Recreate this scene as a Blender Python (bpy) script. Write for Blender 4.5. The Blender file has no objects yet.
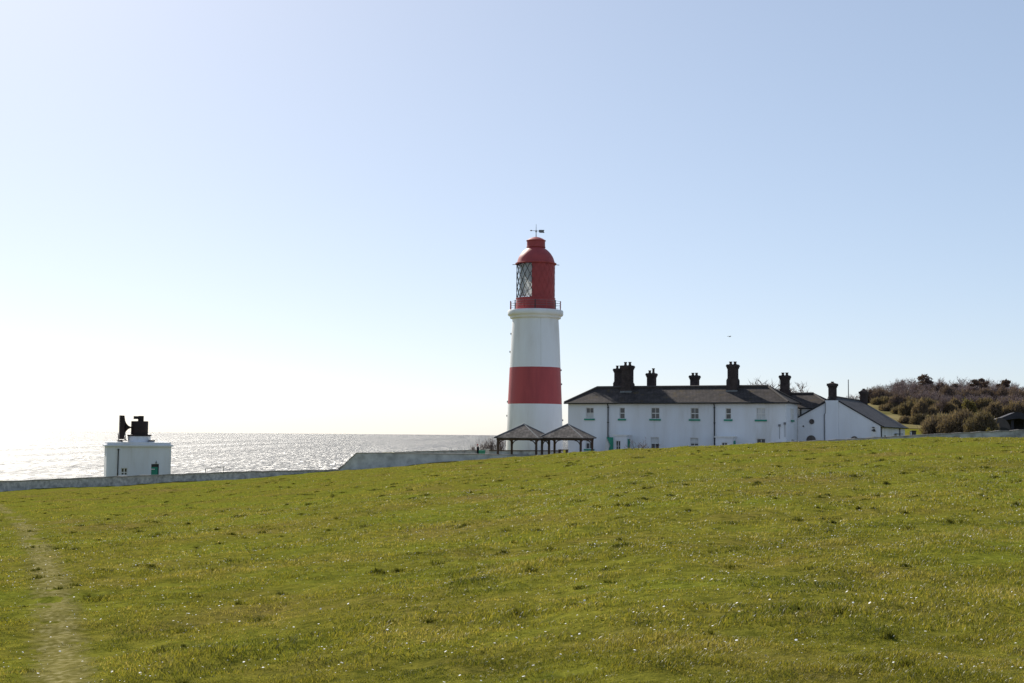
import bpy, bmesh, math, random
import numpy as np
from mathutils import Vector, Matrix, noise as mnoise

random.seed(7)
rng = np.random.default_rng(7)
PI = math.pi
scene = bpy.context.scene
COL = scene.collection

# ------------------------------------------------------------------ camera
F = 1286.0                       # focal length in pixels of the 1024 wide frame
EYE = 1.65
PITCH = math.atan2(92.0, F)
ROLL = 0.0089
CAM_R = Matrix.Rotation(PI / 2 + PITCH, 3, 'X') @ Matrix.Rotation(ROLL, 3, 'Z')


def ray(px, py):
    """direction of the sight line through a photo pixel (used only for measuring)"""
    return CAM_R @ Vector(((px - 512) / F, -(py - 341.5) / F, -1.0))


def at(px, py, depth):
    d = ray(px, py)
    return Vector((d.x / d.y * depth, depth, EYE + d.z / d.y * depth))


def hit(px, py, p0, ang):
    """where the sight line meets the upright plane through p0 running at angle ang: (distance along, z)"""
    d = ray(px, py)
    ax, ay = math.cos(ang), math.sin(ang)
    u = d.x / d.y
    L = (u * p0[1] - p0[0]) / (ax - u * ay)
    y = p0[1] + L * ay
    return L, EYE + d.z / d.y * y


cam = bpy.data.cameras.new('camera')
cam.sensor_width = 36
cam.lens = F * 36 / 1024
cam.clip_start = 0.1
cam.clip_end = 60000
camo = bpy.data.objects.new('camera', cam)
COL.objects.link(camo)
camo.matrix_world = Matrix.Translation((0, 0, EYE)) @ CAM_R.to_4x4()
scene.camera = camo


# ------------------------------------------------------------------ helpers
class MB:
    def __init__(s):
        s.v = []
        s.f = []
        s.m = []
        s.cur = 0

    def add(s, vs, fs):
        o = len(s.v)
        s.v += [tuple(v) for v in vs]
        s.f += [tuple(i + o for i in f) for f in fs]
        s.m += [s.cur] * len(fs)

    def box(s, x0, x1, y0, y1, z0, z1):
        s.add([(x0, y0, z0), (x1, y0, z0), (x1, y1, z0), (x0, y1, z0), (x0, y0, z1), (x1, y0, z1), (x1, y1, z1), (x0, y1, z1)],
              [(0, 3, 2, 1), (4, 5, 6, 7), (0, 1, 5, 4), (1, 2, 6, 5), (2, 3, 7, 6), (3, 0, 4, 7)])

    def tube(s, a, b, r0, r1=None, n=8, cap=True):
        r1 = r0 if r1 is None else r1
        a, b = Vector(a), Vector(b)
        d = (b - a)
        if d.length < 1e-6:
            return
        d.normalize()
        e = Vector((0, 0, 1)) if abs(d.z) < 0.9 else Vector((1, 0, 0))
        u = d.cross(e).normalized()
        w = d.cross(u)
        vs = []
        for c, r in ((a, r0), (b, r1)):
            for k in range(n):
                t = 2 * PI * k / n
                vs.append(c + u * (r * math.cos(t)) + w * (r * math.sin(t)))
        fs = [(k, (k + 1) % n, n + (k + 1) % n, n + k) for k in range(n)]
        if cap:
            fs += [tuple(range(n - 1, -1, -1)), tuple(range(n, 2 * n))]
        s.add(vs, fs)

    def path(s, pts, r, n=6):
        for a, b in zip(pts[:-1], pts[1:]):
            s.tube(a, b, r, r, n)

    def lathe(s, prof, n=48, a0=0.0, a1=2 * PI, cap=True, c=(0, 0)):
        full = abs(a1 - a0 - 2 * PI) < 1e-6
        m = n if full else n + 1
        vs = []
        for r, z in prof:
            for k in range(m):
                t = a0 + (a1 - a0) * k / n
                vs.append((c[0] + r * math.cos(t), c[1] + r * math.sin(t), z))
        fs = []
        for i in range(len(prof) - 1):
            for k in range(n):
                k2 = (k + 1) % m
                fs.append((i * m + k, i * m + k2, (i + 1) * m + k2, (i + 1) * m + k))
        if cap and full:
            if prof[0][0] > 1e-4:
                fs.append(tuple(range(m - 1, -1, -1)))
            if prof[-1][0] > 1e-4:
                o = (len(prof) - 1) * m
                fs.append(tuple(range(o, o + m)))
        s.add(vs, fs)

    def prism(s, poly, y0, y1, axis='y'):
        """poly of (x, z) extruded along y"""
        n = len(poly)
        vs = [(x, y0, z) for x, z in poly] + [(x, y1, z) for x, z in poly]
        fs = [tuple(range(n)), tuple(range(2 * n - 1, n - 1, -1))]
        fs += [(k, n + k, n + (k + 1) % n, (k + 1) % n) for k in range(n)]
        if axis == 'x':
            vs = [(y, x, z) for x, y, z in vs]
        s.add(vs, fs)

    def wall(s, x0, x1, z0, z1, y0, y1, holes=()):
        """slab with rectangular openings (hx0, hx1, hz0, hz1)"""
        xs = sorted({x0, x1, *[h[0] for h in holes], *[h[1] for h in holes]})
        for xa, xb in zip(xs[:-1], xs[1:]):
            hs = sorted([h for h in holes if h[0] <= xa + 1e-6 and h[1] >= xb - 1e-6], key=lambda h: h[2])
            z = z0
            for h in hs:
                if h[2] > z + 1e-6:
                    s.box(xa, xb, y0, y1, z, h[2])
                z = max(z, h[3])
            if z < z1 - 1e-6:
                s.box(xa, xb, y0, y1, z, z1)

    def build(s, name, mat, parent=None, smooth=False, loc=None, bevel=0):
        me = bpy.data.meshes.new(name)
        me.from_pydata(s.v, [], s.f)
        bm = bmesh.new()
        bm.from_mesh(me)
        bmesh.ops.recalc_face_normals(bm, faces=bm.faces)
        bm.to_mesh(me)
        bm.free()
        mats = mat if isinstance(mat, (list, tuple)) else [mat]
        for m in mats:
            me.materials.append(m)
        if len(mats) > 1:
            me.polygons.foreach_set('material_index', s.m)
        if smooth:
            me.polygons.foreach_set('use_smooth', [True] * len(me.polygons))
            try:
                me.set_sharp_from_angle(angle=math.radians(40))
            except Exception:
                pass
        o = bpy.data.objects.new(name, me)
        COL.objects.link(o)
        if parent is not None:
            o.parent = parent
        if loc is not None:
            o.location = loc
        if bevel:
            b = o.modifiers.new('bevel', 'BEVEL')
            b.width = bevel
            b.segments = 2
            b.limit_method = 'ANGLE'
        return o


def tag(o, label=None, cat=None, group=None, kind=None):
    if label: o['label'] = label
    if cat: o['category'] = cat
    if group: o['group'] = group
    if kind: o['kind'] = kind
    return o


def empty(name, loc, rz=0.0):
    o = bpy.data.objects.new(name, None)
    COL.objects.link(o)
    o.location = loc
    o.rotation_euler = (0, 0, rz)
    o.empty_display_size = 0.3
    return o


def copy_tree(o, parent=None):
    c = o.copy()
    COL.objects.link(c)
    c.parent = parent
    for ch in list(o.children):
        copy_tree(ch, c)
    return c


# ------------------------------------------------------------------ materials
def nodes_of(m):
    m.use_nodes = True
    nt = m.node_tree
    nt.nodes.clear()
    out = nt.nodes.new('ShaderNodeOutputMaterial')
    return nt, out


def N(nt, t, **kw):
    n = nt.nodes.new(t)
    for k, v in kw.items():
        if k in n.inputs:
            n.inputs[k].default_value = v
        else:
            setattr(n, k, v)
    return n


def ramp(nt, src, stops):
    r = nt.nodes.new('ShaderNodeValToRGB')
    el = r.color_ramp.elements
    while len(el) > 1:
        el.remove(el[0])
    el[0].position = stops[0][0]
    el[0].color = (*stops[0][1], 1)
    for p, c in stops[1:]:
        e = el.new(p)
        e.color = (*c, 1)
    nt.links.new(src, r.inputs[0])
    return r.outputs[0]


def mat(name, c1, c2=None, rough=0.7, scale=1.5, bump=0.0, bscale=20.0, spec=0.3, metal=0.0, streak=False, stops=None, coat=0.0):
    m = bpy.data.materials.new(name)
    nt, out = nodes_of(m)
    p = N(nt, 'ShaderNodeBsdfPrincipled', Roughness=rough, Metallic=metal)
    p.inputs['Specular IOR Level'].default_value = spec
    p.inputs['Coat Weight'].default_value = coat
    nt.links.new(p.outputs[0], out.inputs[0])
    tc = N(nt, 'ShaderNodeTexCoord')
    vec = tc.outputs['Object']
    if streak:
        mp = N(nt, 'ShaderNodeMapping')
        mp.inputs['Scale'].default_value = (1, 1, 0.18)
        nt.links.new(vec, mp.inputs[0])
        nv = mp.outputs[0]
    else:
        nv = vec
    c2 = c2 or tuple(c * 0.8 for c in c1)
    nz = N(nt, 'ShaderNodeTexNoise', Scale=scale, Detail=6.0, Roughness=0.62)
    nt.links.new(nv, nz.inputs['Vector'])
    col = ramp(nt, nz.outputs[0], stops or [(0.34, c2), (0.6, c1)])
    nt.links.new(col, p.inputs['Base Color'])
    if bump:
        b = N(nt, 'ShaderNodeBump', Strength=bump, Distance=0.02)
        n2 = N(nt, 'ShaderNodeTexNoise', Scale=bscale, Detail=4.0)
        nt.links.new(vec, n2.inputs['Vector'])
        nt.links.new(n2.outputs[0], b.inputs['Height'])
        nt.links.new(b.outputs[0], p.inputs['Normal'])
    return m


def courses(name, c1, c2, mortar, bw, bh, rough=0.8, lichen=None, vert=1.0, msize=0.012, bump=0.5):
    """slates, bricks or blocks in courses, laid along object X and Z"""
    m = bpy.data.materials.new(name)
    nt, out = nodes_of(m)
    p = N(nt, 'ShaderNodeBsdfPrincipled', Roughness=rough)
    p.inputs['Specular IOR Level'].default_value = 0.06
    nt.links.new(p.outputs[0], out.inputs[0])
    tc = N(nt, 'ShaderNodeTexCoord')
    sx = N(nt, 'ShaderNodeSeparateXYZ')
    nt.links.new(tc.outputs['Object'], sx.inputs[0])
    ad = N(nt, 'ShaderNodeMath', operation='ADD')
    nt.links.new(sx.outputs[0], ad.inputs[0])
    nt.links.new(sx.outputs[1], ad.inputs[1])
    mu = N(nt, 'ShaderNodeMath', operation='MULTIPLY')
    nt.links.new(sx.outputs[2], mu.inputs[0])
    mu.inputs[1].default_value = vert
    cx = N(nt, 'ShaderNodeCombineXYZ')
    nt.links.new(ad.outputs[0], cx.inputs[0])
    nt.links.new(mu.outputs[0], cx.inputs[1])
    br = N(nt, 'ShaderNodeTexBrick', Scale=1.0)
    br.inputs['Color1'].default_value = (*c1, 1)
    br.inputs['Color2'].default_value = (*c2, 1)
    br.inputs['Mortar'].default_value = (*mortar, 1)
    br.inputs['Mortar Size'].default_value = msize
    br.inputs['Brick Width'].default_value = bw
    br.inputs['Row Height'].default_value = bh
    nt.links.new(cx.outputs[0], br.inputs['Vector'])
    nz = N(nt, 'ShaderNodeTexNoise', Scale=1.3, Detail=8.0, Roughness=0.7)
    nt.links.new(tc.outputs['Object'], nz.inputs['Vector'])
    g = ramp(nt, nz.outputs[0], [(0.3, (0.5, 0.5, 0.5)), (0.7, (1.45, 1.40, 1.36))])
    mx = N(nt, 'ShaderNodeMix', data_type='RGBA', blend_type='MULTIPLY')
    mx.inputs[0].default_value = 1
    nt.links.new(br.outputs[0], mx.inputs[6])
    nt.links.new(g, mx.inputs[7])
    col = mx.outputs[2]
    if lichen:
        n2 = N(nt, 'ShaderNodeTexNoise', Scale=0.9, Detail=7.0, Roughness=0.75)
        mp = N(nt, 'ShaderNodeMapping')
        mp.inputs['Location'].default_value = (7.3, 2.1, 4.4)
        nt.links.new(tc.outputs['Object'], mp.inputs[0])
        nt.links.new(mp.outputs[0], n2.inputs['Vector'])
        f = ramp(nt, n2.outputs[0], [(0.56, (0, 0, 0)), (0.72, (1, 1, 1))])
        m2 = N(nt, 'ShaderNodeMix', data_type='RGBA')
        nt.links.new(f, m2.inputs[0])
        nt.links.new(col, m2.inputs[6])
        m2.inputs[7].default_value = (*lichen, 1)
        col = m2.outputs[2]
    nt.links.new(col, p.inputs['Base Color'])
    b = N(nt, 'ShaderNodeBump', Strength=bump, Distance=0.02)
    nt.links.new(br.outputs[1], b.inputs['Height'])
    b.invert = True
    nt.links.new(b.outputs[0], p.inputs['Normal'])
    return m


M = {}
M['white'] = mat('white_render', (0.80, 0.80, 0.79), (0.68, 0.67, 0.65), 0.75, 0.55, 0.35, 9, streak=True,
                 stops=[(0.28, (0.54, 0.53, 0.50)), (0.42, (0.68, 0.68, 0.69)), (0.55, (0.72, 0.73, 0.755)), (0.7, (0.76, 0.77, 0.80))])
M['white_tower'] = mat('white_tower_paint', (0.80, 0.80, 0.79), None, 0.55, 0.5, 0.25, 6, streak=True,
                       stops=[(0.28, (0.66, 0.63, 0.58)), (0.42, (0.81, 0.80, 0.79)), (0.55, (0.86, 0.86, 0.86)), (0.7, (0.89, 0.89, 0.90))])
M['red'] = mat('red_tower_paint', (0.46, 0.078, 0.079), (0.35, 0.060, 0.064), 0.5, 0.7, 0.2, 6, streak=True)
M['redmetal'] = mat('red_metal_paint', (0.40, 0.066, 0.066), (0.33, 0.055, 0.056), 0.55, 1.2, 0.1, 8, spec=0.3)
M['frame'] = mat('white_frame_paint', (0.74, 0.73, 0.70), (0.66, 0.65, 0.62), 0.5, 3)
M['green'] = mat('green_paint', (0.03, 0.26, 0.17), (0.025, 0.20, 0.13), 0.5, 2)
M['glass'] = mat('window_glass', (0.10, 0.095, 0.10), (0.045, 0.043, 0.045), 0.05, 1.5, spec=0.6)
M['blind_or_glare'] = mat('blind_or_glare_white', (0.62, 0.62, 0.62), (0.55, 0.55, 0.54), 0.8, 2)
M['slate'] = courses('roof_slates', (0.082, 0.070, 0.066), (0.062, 0.055, 0.053), (0.026, 0.024, 0.023), 0.32, 0.13, 0.75,
                     lichen=(0.105, 0.075, 0.033))
M['slate_new'] = courses('grey_roof_slates', (0.082, 0.078, 0.082), (0.066, 0.064, 0.068), (0.03, 0.03, 0.032), 0.32, 0.13, 0.7)
M['ridge'] = mat('ridge_tile', (0.075, 0.062, 0.055), (0.05, 0.043, 0.04), 0.8, 2.5, 0.3)
M['brick'] = courses('soot_brick', (0.085, 0.062, 0.060), (0.060, 0.047, 0.046), (0.05, 0.046, 0.045), 0.23, 0.075, 0.9)
M['pot'] = mat('chimney_pot_clay', (0.10, 0.065, 0.05), (0.06, 0.045, 0.04), 0.85, 4)
M['black'] = mat('black_paint', (0.012, 0.012, 0.013), (0.018, 0.015, 0.014), 0.55, 3, spec=0.4)
M['dark'] = mat('dark_metal', (0.03, 0.03, 0.032), (0.04, 0.032, 0.03), 0.5, 3, spec=0.4)
M['rust'] = mat('rusty_black_metal', (0.030, 0.014, 0.012), (0.016, 0.012, 0.012), 0.6, 2.5, 0.2)
M['lead'] = mat('lead_flashing', (0.20, 0.205, 0.21), (0.15, 0.15, 0.155), 0.6, 3)
M['stone'] = mat('grey_stone_wall', (0.20, 0.19, 0.185), (0.12, 0.115, 0.11), 0.9, 2.4, 0.6, 7,
                 stops=[(0.30, (0.22, 0.21, 0.20)), (0.48, (0.41, 0.395, 0.375)), (0.68, (0.62, 0.59, 0.55))])
M['cement'] = mat('weathered_cement', (0.20, 0.195, 0.185), None, 0.9, 1.1, 0.4, 5,
                  stops=[(0.30, (0.34, 0.335, 0.32)), (0.48, (0.51, 0.505, 0.485)), (0.70, (0.68, 0.67, 0.64))])
M['coping'] = mat('coping_stone', (0.36, 0.33, 0.31), (0.22, 0.20, 0.19), 0.9, 2.2, 0.4, 9)
M['whitewash'] = mat('whitewashed_stone', (0.50, 0.50, 0.48), (0.30, 0.29, 0.27), 0.85, 1.1, 0.6, 6,
                     stops=[(0.3, (0.20, 0.19, 0.18)), (0.48, (0.42, 0.42, 0.41)), (0.7, (0.60, 0.60, 0.58))])
M['timber'] = mat('brown_timber', (0.10, 0.062, 0.043), (0.065, 0.042, 0.032), 0.8, 3, 0.3, 15, streak=True)
M['shingle'] = courses('grey_shingles', (0.20, 0.18, 0.165), (0.10, 0.09, 0.085), (0.04, 0.035, 0.033), 0.30, 0.10, 0.85)
M['curtain'] = None
M['hut'] = mat('weathered_hut_board', (0.10, 0.085, 0.08), (0.07, 0.06, 0.057), 0.85, 2, 0.3)
M['hutroof'] = mat('dark_hut_roof', (0.035, 0.034, 0.045), (0.025, 0.024, 0.032), 0.8, 1.5)
M['cloth'] = mat('dark_clothing', (0.018, 0.018, 0.026), (0.012, 0.012, 0.018), 0.9, 8)
M['skin'] = mat('skin', (0.42, 0.24, 0.18), (0.38, 0.21, 0.16), 0.6, 6)
M['hat'] = mat('red_wool', (0.30, 0.03, 0.03), (0.22, 0.02, 0.02), 0.9, 12)
M['bird'] = mat('grey_feathers', (0.22, 0.22, 0.23), (0.12, 0.12, 0.13), 0.8, 5)


def glass_clear():
    m = bpy.data.materials.new('lantern_glass')
    nt, out = nodes_of(m)
    t = N(nt, 'ShaderNodeBsdfTransparent')
    t.inputs[0].default_value = (0.92, 0.94, 0.94, 1)
    g = N(nt, 'ShaderNodeBsdfGlossy', Roughness=0.04)
    mx = N(nt, 'ShaderNodeMixShader')
    mx.inputs[0].default_value = 0.07
    nt.links.new(t.outputs[0], mx.inputs[1])
    nt.links.new(g.outputs[0], mx.inputs[2])
    nt.links.new(mx.outputs[0], out.inputs[0])
    return m


M['lanternglass'] = glass_clear()


def curtain_mat():
    m = bpy.data.materials.new('lantern_curtain')
    nt, out = nodes_of(m)
    d = N(nt, 'ShaderNodeBsdfDiffuse')
    d.inputs[0].default_value = (0.85, 0.85, 0.85, 1)
    t = N(nt, 'ShaderNodeBsdfTranslucent')
    t.inputs[0].default_value = (0.72, 0.73, 0.74, 1)
    mx = N(nt, 'ShaderNodeMixShader')
    mx.inputs[0].default_value = 0.45
    nt.links.new(d.outputs[0], mx.inputs[1])
    nt.links.new(t.outputs[0], mx.inputs[2])
    nt.links.new(mx.outputs[0], out.inputs[0])
    return m


M['curtain'] = curtain_mat()


def leafy(name, stops, scale=0.5, trans=0.35, rough=0.6, island=0.5, spec=0.25, tcol=None, contrast=1.0):
    """grass, twigs, leaves: colour wanders over the ground and from blade to blade; some light passes through"""
    m = bpy.data.materials.new(name)
    nt, out = nodes_of(m)
    ge = N(nt, 'ShaderNodeNewGeometry')
    nz = N(nt, 'ShaderNodeTexNoise', Scale=scale, Detail=5.0, Roughness=0.6)
    nt.links.new(ge.outputs['Position'], nz.inputs['Vector'])
    mr = N(nt, 'ShaderNodeMath', operation='MULTIPLY_ADD')
    nt.links.new(ge.outputs['Random Per Island'], mr.inputs[0])
    mr.inputs[1].default_value = island
    mr.inputs[2].default_value = -island / 2
    ct = N(nt, 'ShaderNodeMath', operation='MULTIPLY_ADD')
    nt.links.new(nz.outputs[0], ct.inputs[0])
    ct.inputs[1].default_value = contrast
    ct.inputs[2].default_value = 0.5 - 0.5 * contrast
    ad = N(nt, 'ShaderNodeMath', operation='ADD')
    nt.links.new(ct.outputs[0], ad.inputs[0])
    nt.links.new(mr.outputs[0], ad.inputs[1])
    col = ramp(nt, ad.outputs[0], stops)
    p = N(nt, 'ShaderNodeBsdfPrincipled', Roughness=rough)
    p.inputs['Specular IOR Level'].default_value = spec
    nt.links.new(col, p.inputs['Base Color'])
    last = p.outputs[0]
    if trans:
        t = N(nt, 'ShaderNodeBsdfTranslucent')
        gm = N(nt, 'ShaderNodeMix', data_type='RGBA', blend_type='MULTIPLY')
        gm.inputs[0].default_value = 1
        gm.inputs[7].default_value = (*(tcol or (1.5, 1.45, 0.8)), 1)
        nt.links.new(col, gm.inputs[6])
        nt.links.new(gm.outputs[2], t.inputs[0])
        mx = N(nt, 'ShaderNodeMixShader')
        mx.inputs[0].default_value = trans
        nt.links.new(p.outputs[0], mx.inputs[1])
        nt.links.new(t.outputs[0], mx.inputs[2])
        last = mx.outputs[0]
    nt.links.new(last, out.inputs[0])
    return m


# ------------------------------------------------------------------ terrain
EDGE = [(-260, 500), (0, 492), (100, 487.2), (200, 481.8), (300, 475), (340, 471.2), (380, 468), (420, 464.5), (520, 456.8), (560, 454),
        (610, 450.4), (700, 446.6), (770, 443.3), (830, 441.5), (860, 440.5), (930, 438.2), (1024, 437), (1300, 434)]
YE = [(-260, 137), (0, 131), (340, 117.5), (545, 110), (625, 88), (1300, 84)]   # how far off the lawn's edge lies
_u, _m, _y = [], [], []
for px, py in EDGE:
    d = ray(px, py)
    _u.append(d.x / d.y)
    _m.append(d.z / d.y)
_yu = [ray(px, 455).x / ray(px, 455).y for px, _ in YE]
_yv = [v for _, v in YE]
EU, EM = np.array(_u), np.array(_m)
waves = []
_r = np.random.default_rng(3)
for lam, amp, n in ((9, .03, 6), (4, .016, 7), (1.8, .013, 8), (0.8, 0.010, 8), (0.42, 0.005, 8)):
    for _ in range(n):
        a = _r.uniform(0, 2 * PI)
        waves.append((2 * PI / lam * math.cos(a), 2 * PI / lam * math.sin(a), _r.uniform(0, 6.28), amp / math.sqrt(n) * 1.6))


def sstep(t):
    t = np.clip(t, 0, 1)
    return t * t * (3 - 2 * t)


def ground(x, y):
    x = np.asarray(x, float)
    y = np.asarray(y, float)
    yy = np.maximum(y, 6.0)
    u = np.clip(x / yy, -1.0, 1.0)
    ye = np.interp(u, _yu, _yv)
    me = np.interp(u, EU, EM) + EYE / ye
    lawn = me * np.minimum(y, ye)
    wob = np.zeros_like(x)
    for kx, ky, ph, am in waves:
        wob = wob + am * np.sin(kx * x + ky * y + ph)
    lawn = lawn + wob * sstep((y - 1) / 5)
    # land behind the lawn
    yard = -0.55 - 0.9 * sstep((y - 132) / 25) * sstep((0.06 - u) / 0.06)
    low = np.full_like(x, -6.6)
    ym_ = sstep((u + 0.112) / 0.012)
    back = low * (1 - ym_) + yard * ym_
    back = np.where((y > 185) & (u < 0.12), back - sstep((y - 200) / 40) * 1.0, back)
    hill = np.interp(y, [95, 112, 125, 150, 180, 208, 225, 260, 320, 700], [0.6, 0.75, 1.0, 2.1, 4.2, 7.0, 7.6, 8.2, 9.2, 12])
    hm = sstep((u - 0.262 + 0.035 * sstep((y - 150) / 25)) / 0.05)
    back = back * (1 - hm) + hill * hm
    cliff = sstep((y - (222 + 90 * sstep((u + 0.05) / 0.2))) / 9) * (1 - hm)
    back = back * (1 - cliff) + cliff * (-34)
    fall = np.where(u < 0.03, 0.4, 14.0)
    t = sstep((y - ye - np.where(u < 0.03, np.where(u < -0.13, 2.6, 1.5), 0.3)) / fall)
    return lawn * (1 - t) + back * t


def gz(x, y):
    return float(ground(np.array([x]), np.array([y]))[0])


def grid_object(name, us, ys, zf, m):
    U, Y = np.meshgrid(us, ys)
    X = U * np.maximum(Y, 3.0)
    Z = zf(X, Y)
    n, k = len(ys), len(us)
    co = np.stack([X, Y, Z], -1).reshape(-1, 3)
    i = np.arange(n - 1)[:, None] * k + np.arange(k - 1)[None, :]
    q = np.stack([i, i + 1, i + k + 1, i + k], -1).reshape(-1, 4)
    return np_mesh(name, co, q, m, True)


def np_mesh(name, co, faces, m, smooth=False):
    me = bpy.data.meshes.new(name)
    nv, nf, k = len(co), len(faces), faces.shape[1]
    me.vertices.add(nv)
    me.vertices.foreach_set('co', np.ascontiguousarray(co, dtype=np.float32).ravel())
    me.loops.add(nf * k)
    me.loops.foreach_set('vertex_index', np.ascontiguousarray(faces, dtype=np.int32).ravel())
    me.polygons.add(nf)
    me.polygons.foreach_set('loop_start', np.arange(0, nf * k, k, dtype=np.int32))
    if smooth:
        me.polygons.foreach_set('use_smooth', np.ones(nf, dtype=bool))
    me.update(calc_edges=True)
    me.materials.append(m)
    o = bpy.data.objects.new(name, me)
    COL.objects.link(o)
    return o


def lawn_mat():
    m = bpy.data.materials.new('turf')
    nt, out = nodes_of(m)
    ge = N(nt, 'ShaderNodeNewGeometry')
    n1 = N(nt, 'ShaderNodeTexNoise', Scale=0.22, Detail=6.0, Roughness=0.62)
    n2 = N(nt, 'ShaderNodeTexNoise', Scale=5.0, Detail=5.0, Roughness=0.7)
    for n in (n1, n2):
        nt.links.new(ge.outputs['Position'], n.inputs['Vector'])
    c1 = ramp(nt, n1.outputs[0], [(0.33, (0.160, 0.128, 0.035)), (0.46, (0.145, 0.136, 0.022)), (0.62, (0.140, 0.152, 0.020))])
    c2 = ramp(nt, n2.outputs[0], [(0.32, (0.45, 0.5, 0.5)), (0.5, (0.95, 0.95, 0.95)), (0.68, (1.35, 1.3, 1.2))])
    mx = N(nt, 'ShaderNodeMix', data_type='RGBA', blend_type='MULTIPLY')
    mx.inputs[0].default_value = 1
    nt.links.new(c1, mx.inputs[6])
    nt.links.new(c2, mx.inputs[7])
    p = N(nt, 'ShaderNodeBsdfPrincipled', Roughness=0.95)
    p.inputs['Specular IOR Level'].default_value = 0.0
    nt.links.new(mx.outputs[2], p.inputs['Base Color'])
    b = N(nt, 'ShaderNodeBump', Strength=0.7, Distance=0.05)
    n3 = N(nt, 'ShaderNodeTexNoise', Scale=12.0, Detail=5.0, Roughness=0.7)
    nt.links.new(ge.outputs['Position'], n3.inputs['Vector'])
    nt.links.new(n3.outputs[0], b.inputs['Height'])
    nt.links.new(b.outputs[0], p.inputs['Normal'])
    nt.links.new(p.outputs[0], out.inputs[0])
    return m


us = np.concatenate([np.linspace(-2.2, -0.6, 30)[:-1], np.linspace(-0.6, 0.6, 260), np.linspace(0.6, 2.2, 30)[1:]])
ys = np.concatenate([[-60, -20, -6, -2], np.geomspace(0.5, 80, 200), np.linspace(81, 150, 140), np.geomspace(151, 900, 70)])
lawn = grid_object('lawn', us, ys, ground, lawn_mat())
tag(lawn, kind='structure')

yu, yt = np.linspace(0.02, 0.30, 60), np.linspace(0, 1, 50)  # unseen pale ground sheet, added to bounce sunlight onto the cottage walls
U_, T_ = np.meshgrid(yu, yt)
Y0_ = np.interp(U_, _yu, _yv) + 12
Yv = Y0_ + (146 - Y0_) * T_
Xv = U_ * Yv
co_ = np.stack([Xv, Yv, ground(Xv, Yv) + 0.03], -1).reshape(-1, 3)
i_ = np.arange(49)[:, None] * 60 + np.arange(59)[None, :]
M_bounce = mat('yard_bounce_sheet', (0.24, 0.235, 0.225), (0.18, 0.175, 0.168), 0.9, 0.6, 0.2, 8)
yard_bounce = np_mesh('yard', co_, np.stack([i_, i_ + 1, i_ + 61, i_ + 60], -1).reshape(-1, 4), M_bounce, True)
tag(yard_bounce, kind='structure')

hu, hy = np.linspace(0.262, 0.75, 90), np.linspace(158, 250, 50)
M_hill = mat('rough_winter_grass', (0.20, 0.165, 0.075), (0.12, 0.11, 0.045), 0.95, 0.25, 0.5, 4, spec=0.0,
             stops=[(0.32, (0.11, 0.105, 0.04)), (0.5, (0.18, 0.15, 0.07)), (0.66, (0.24, 0.20, 0.10))])
hill_ = grid_object('hillside', hu, hy, lambda X, Y: ground(X, Y) + 0.05, M_hill)
tag(hill_, kind='structure')

# ------------------------------------------------------------------ worn path
PATHPX = [(-40, 497), (-12, 503), (6, 512), (22, 526), (36, 545), (47, 570), (54, 600), (59, 640), (66, 690), (76, 760), (95, 900)]
PW = [0.5, 0.5, 0.5, 0.48, 0.46, 0.42, 0.40, 0.38, 0.36, 0.34, 0.3]


def on_ground(px, py):
    d = ray(px, py)
    d = d / d.y
    lo, hi = 1.0, 160.0
    for t in np.linspace(1.5, 150, 1200):
        if EYE + d.z * t < gz(d.x * t, t):
            hi = t
            break
        lo = t
    for _ in range(25):
        t = (lo + hi) / 2
        if EYE + d.z * t < gz(d.x * t, t):
            hi = t
        else:
            lo = t
    return Vector((d.x * hi, hi, 0))


pp = [on_ground(*p) for p in PATHPX]
pc, pwid = [], []
for i in range(len(pp) - 1):
    p0, p1, p2, p3 = pp[max(i - 1, 0)], pp[i], pp[i + 1], pp[min(i + 2, len(pp) - 1)]
    for t in np.linspace(0, 1, 22)[:-1]:
        q = 0.5 * ((2 * p1) + (p2 - p0) * t + (2 * p0 - 5 * p1 + 4 * p2 - p3) * t * t + (3 * p1 - p0 - 3 * p2 + p3) * t ** 3)
        pc.append(q)
        pwid.append(PW[i] * (1 - t) + PW[i + 1] * t)
PCX = np.array([p.x for p in pc])
PCY = np.array([p.y for p in pc])
PCW = np.array(pwid)


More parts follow.
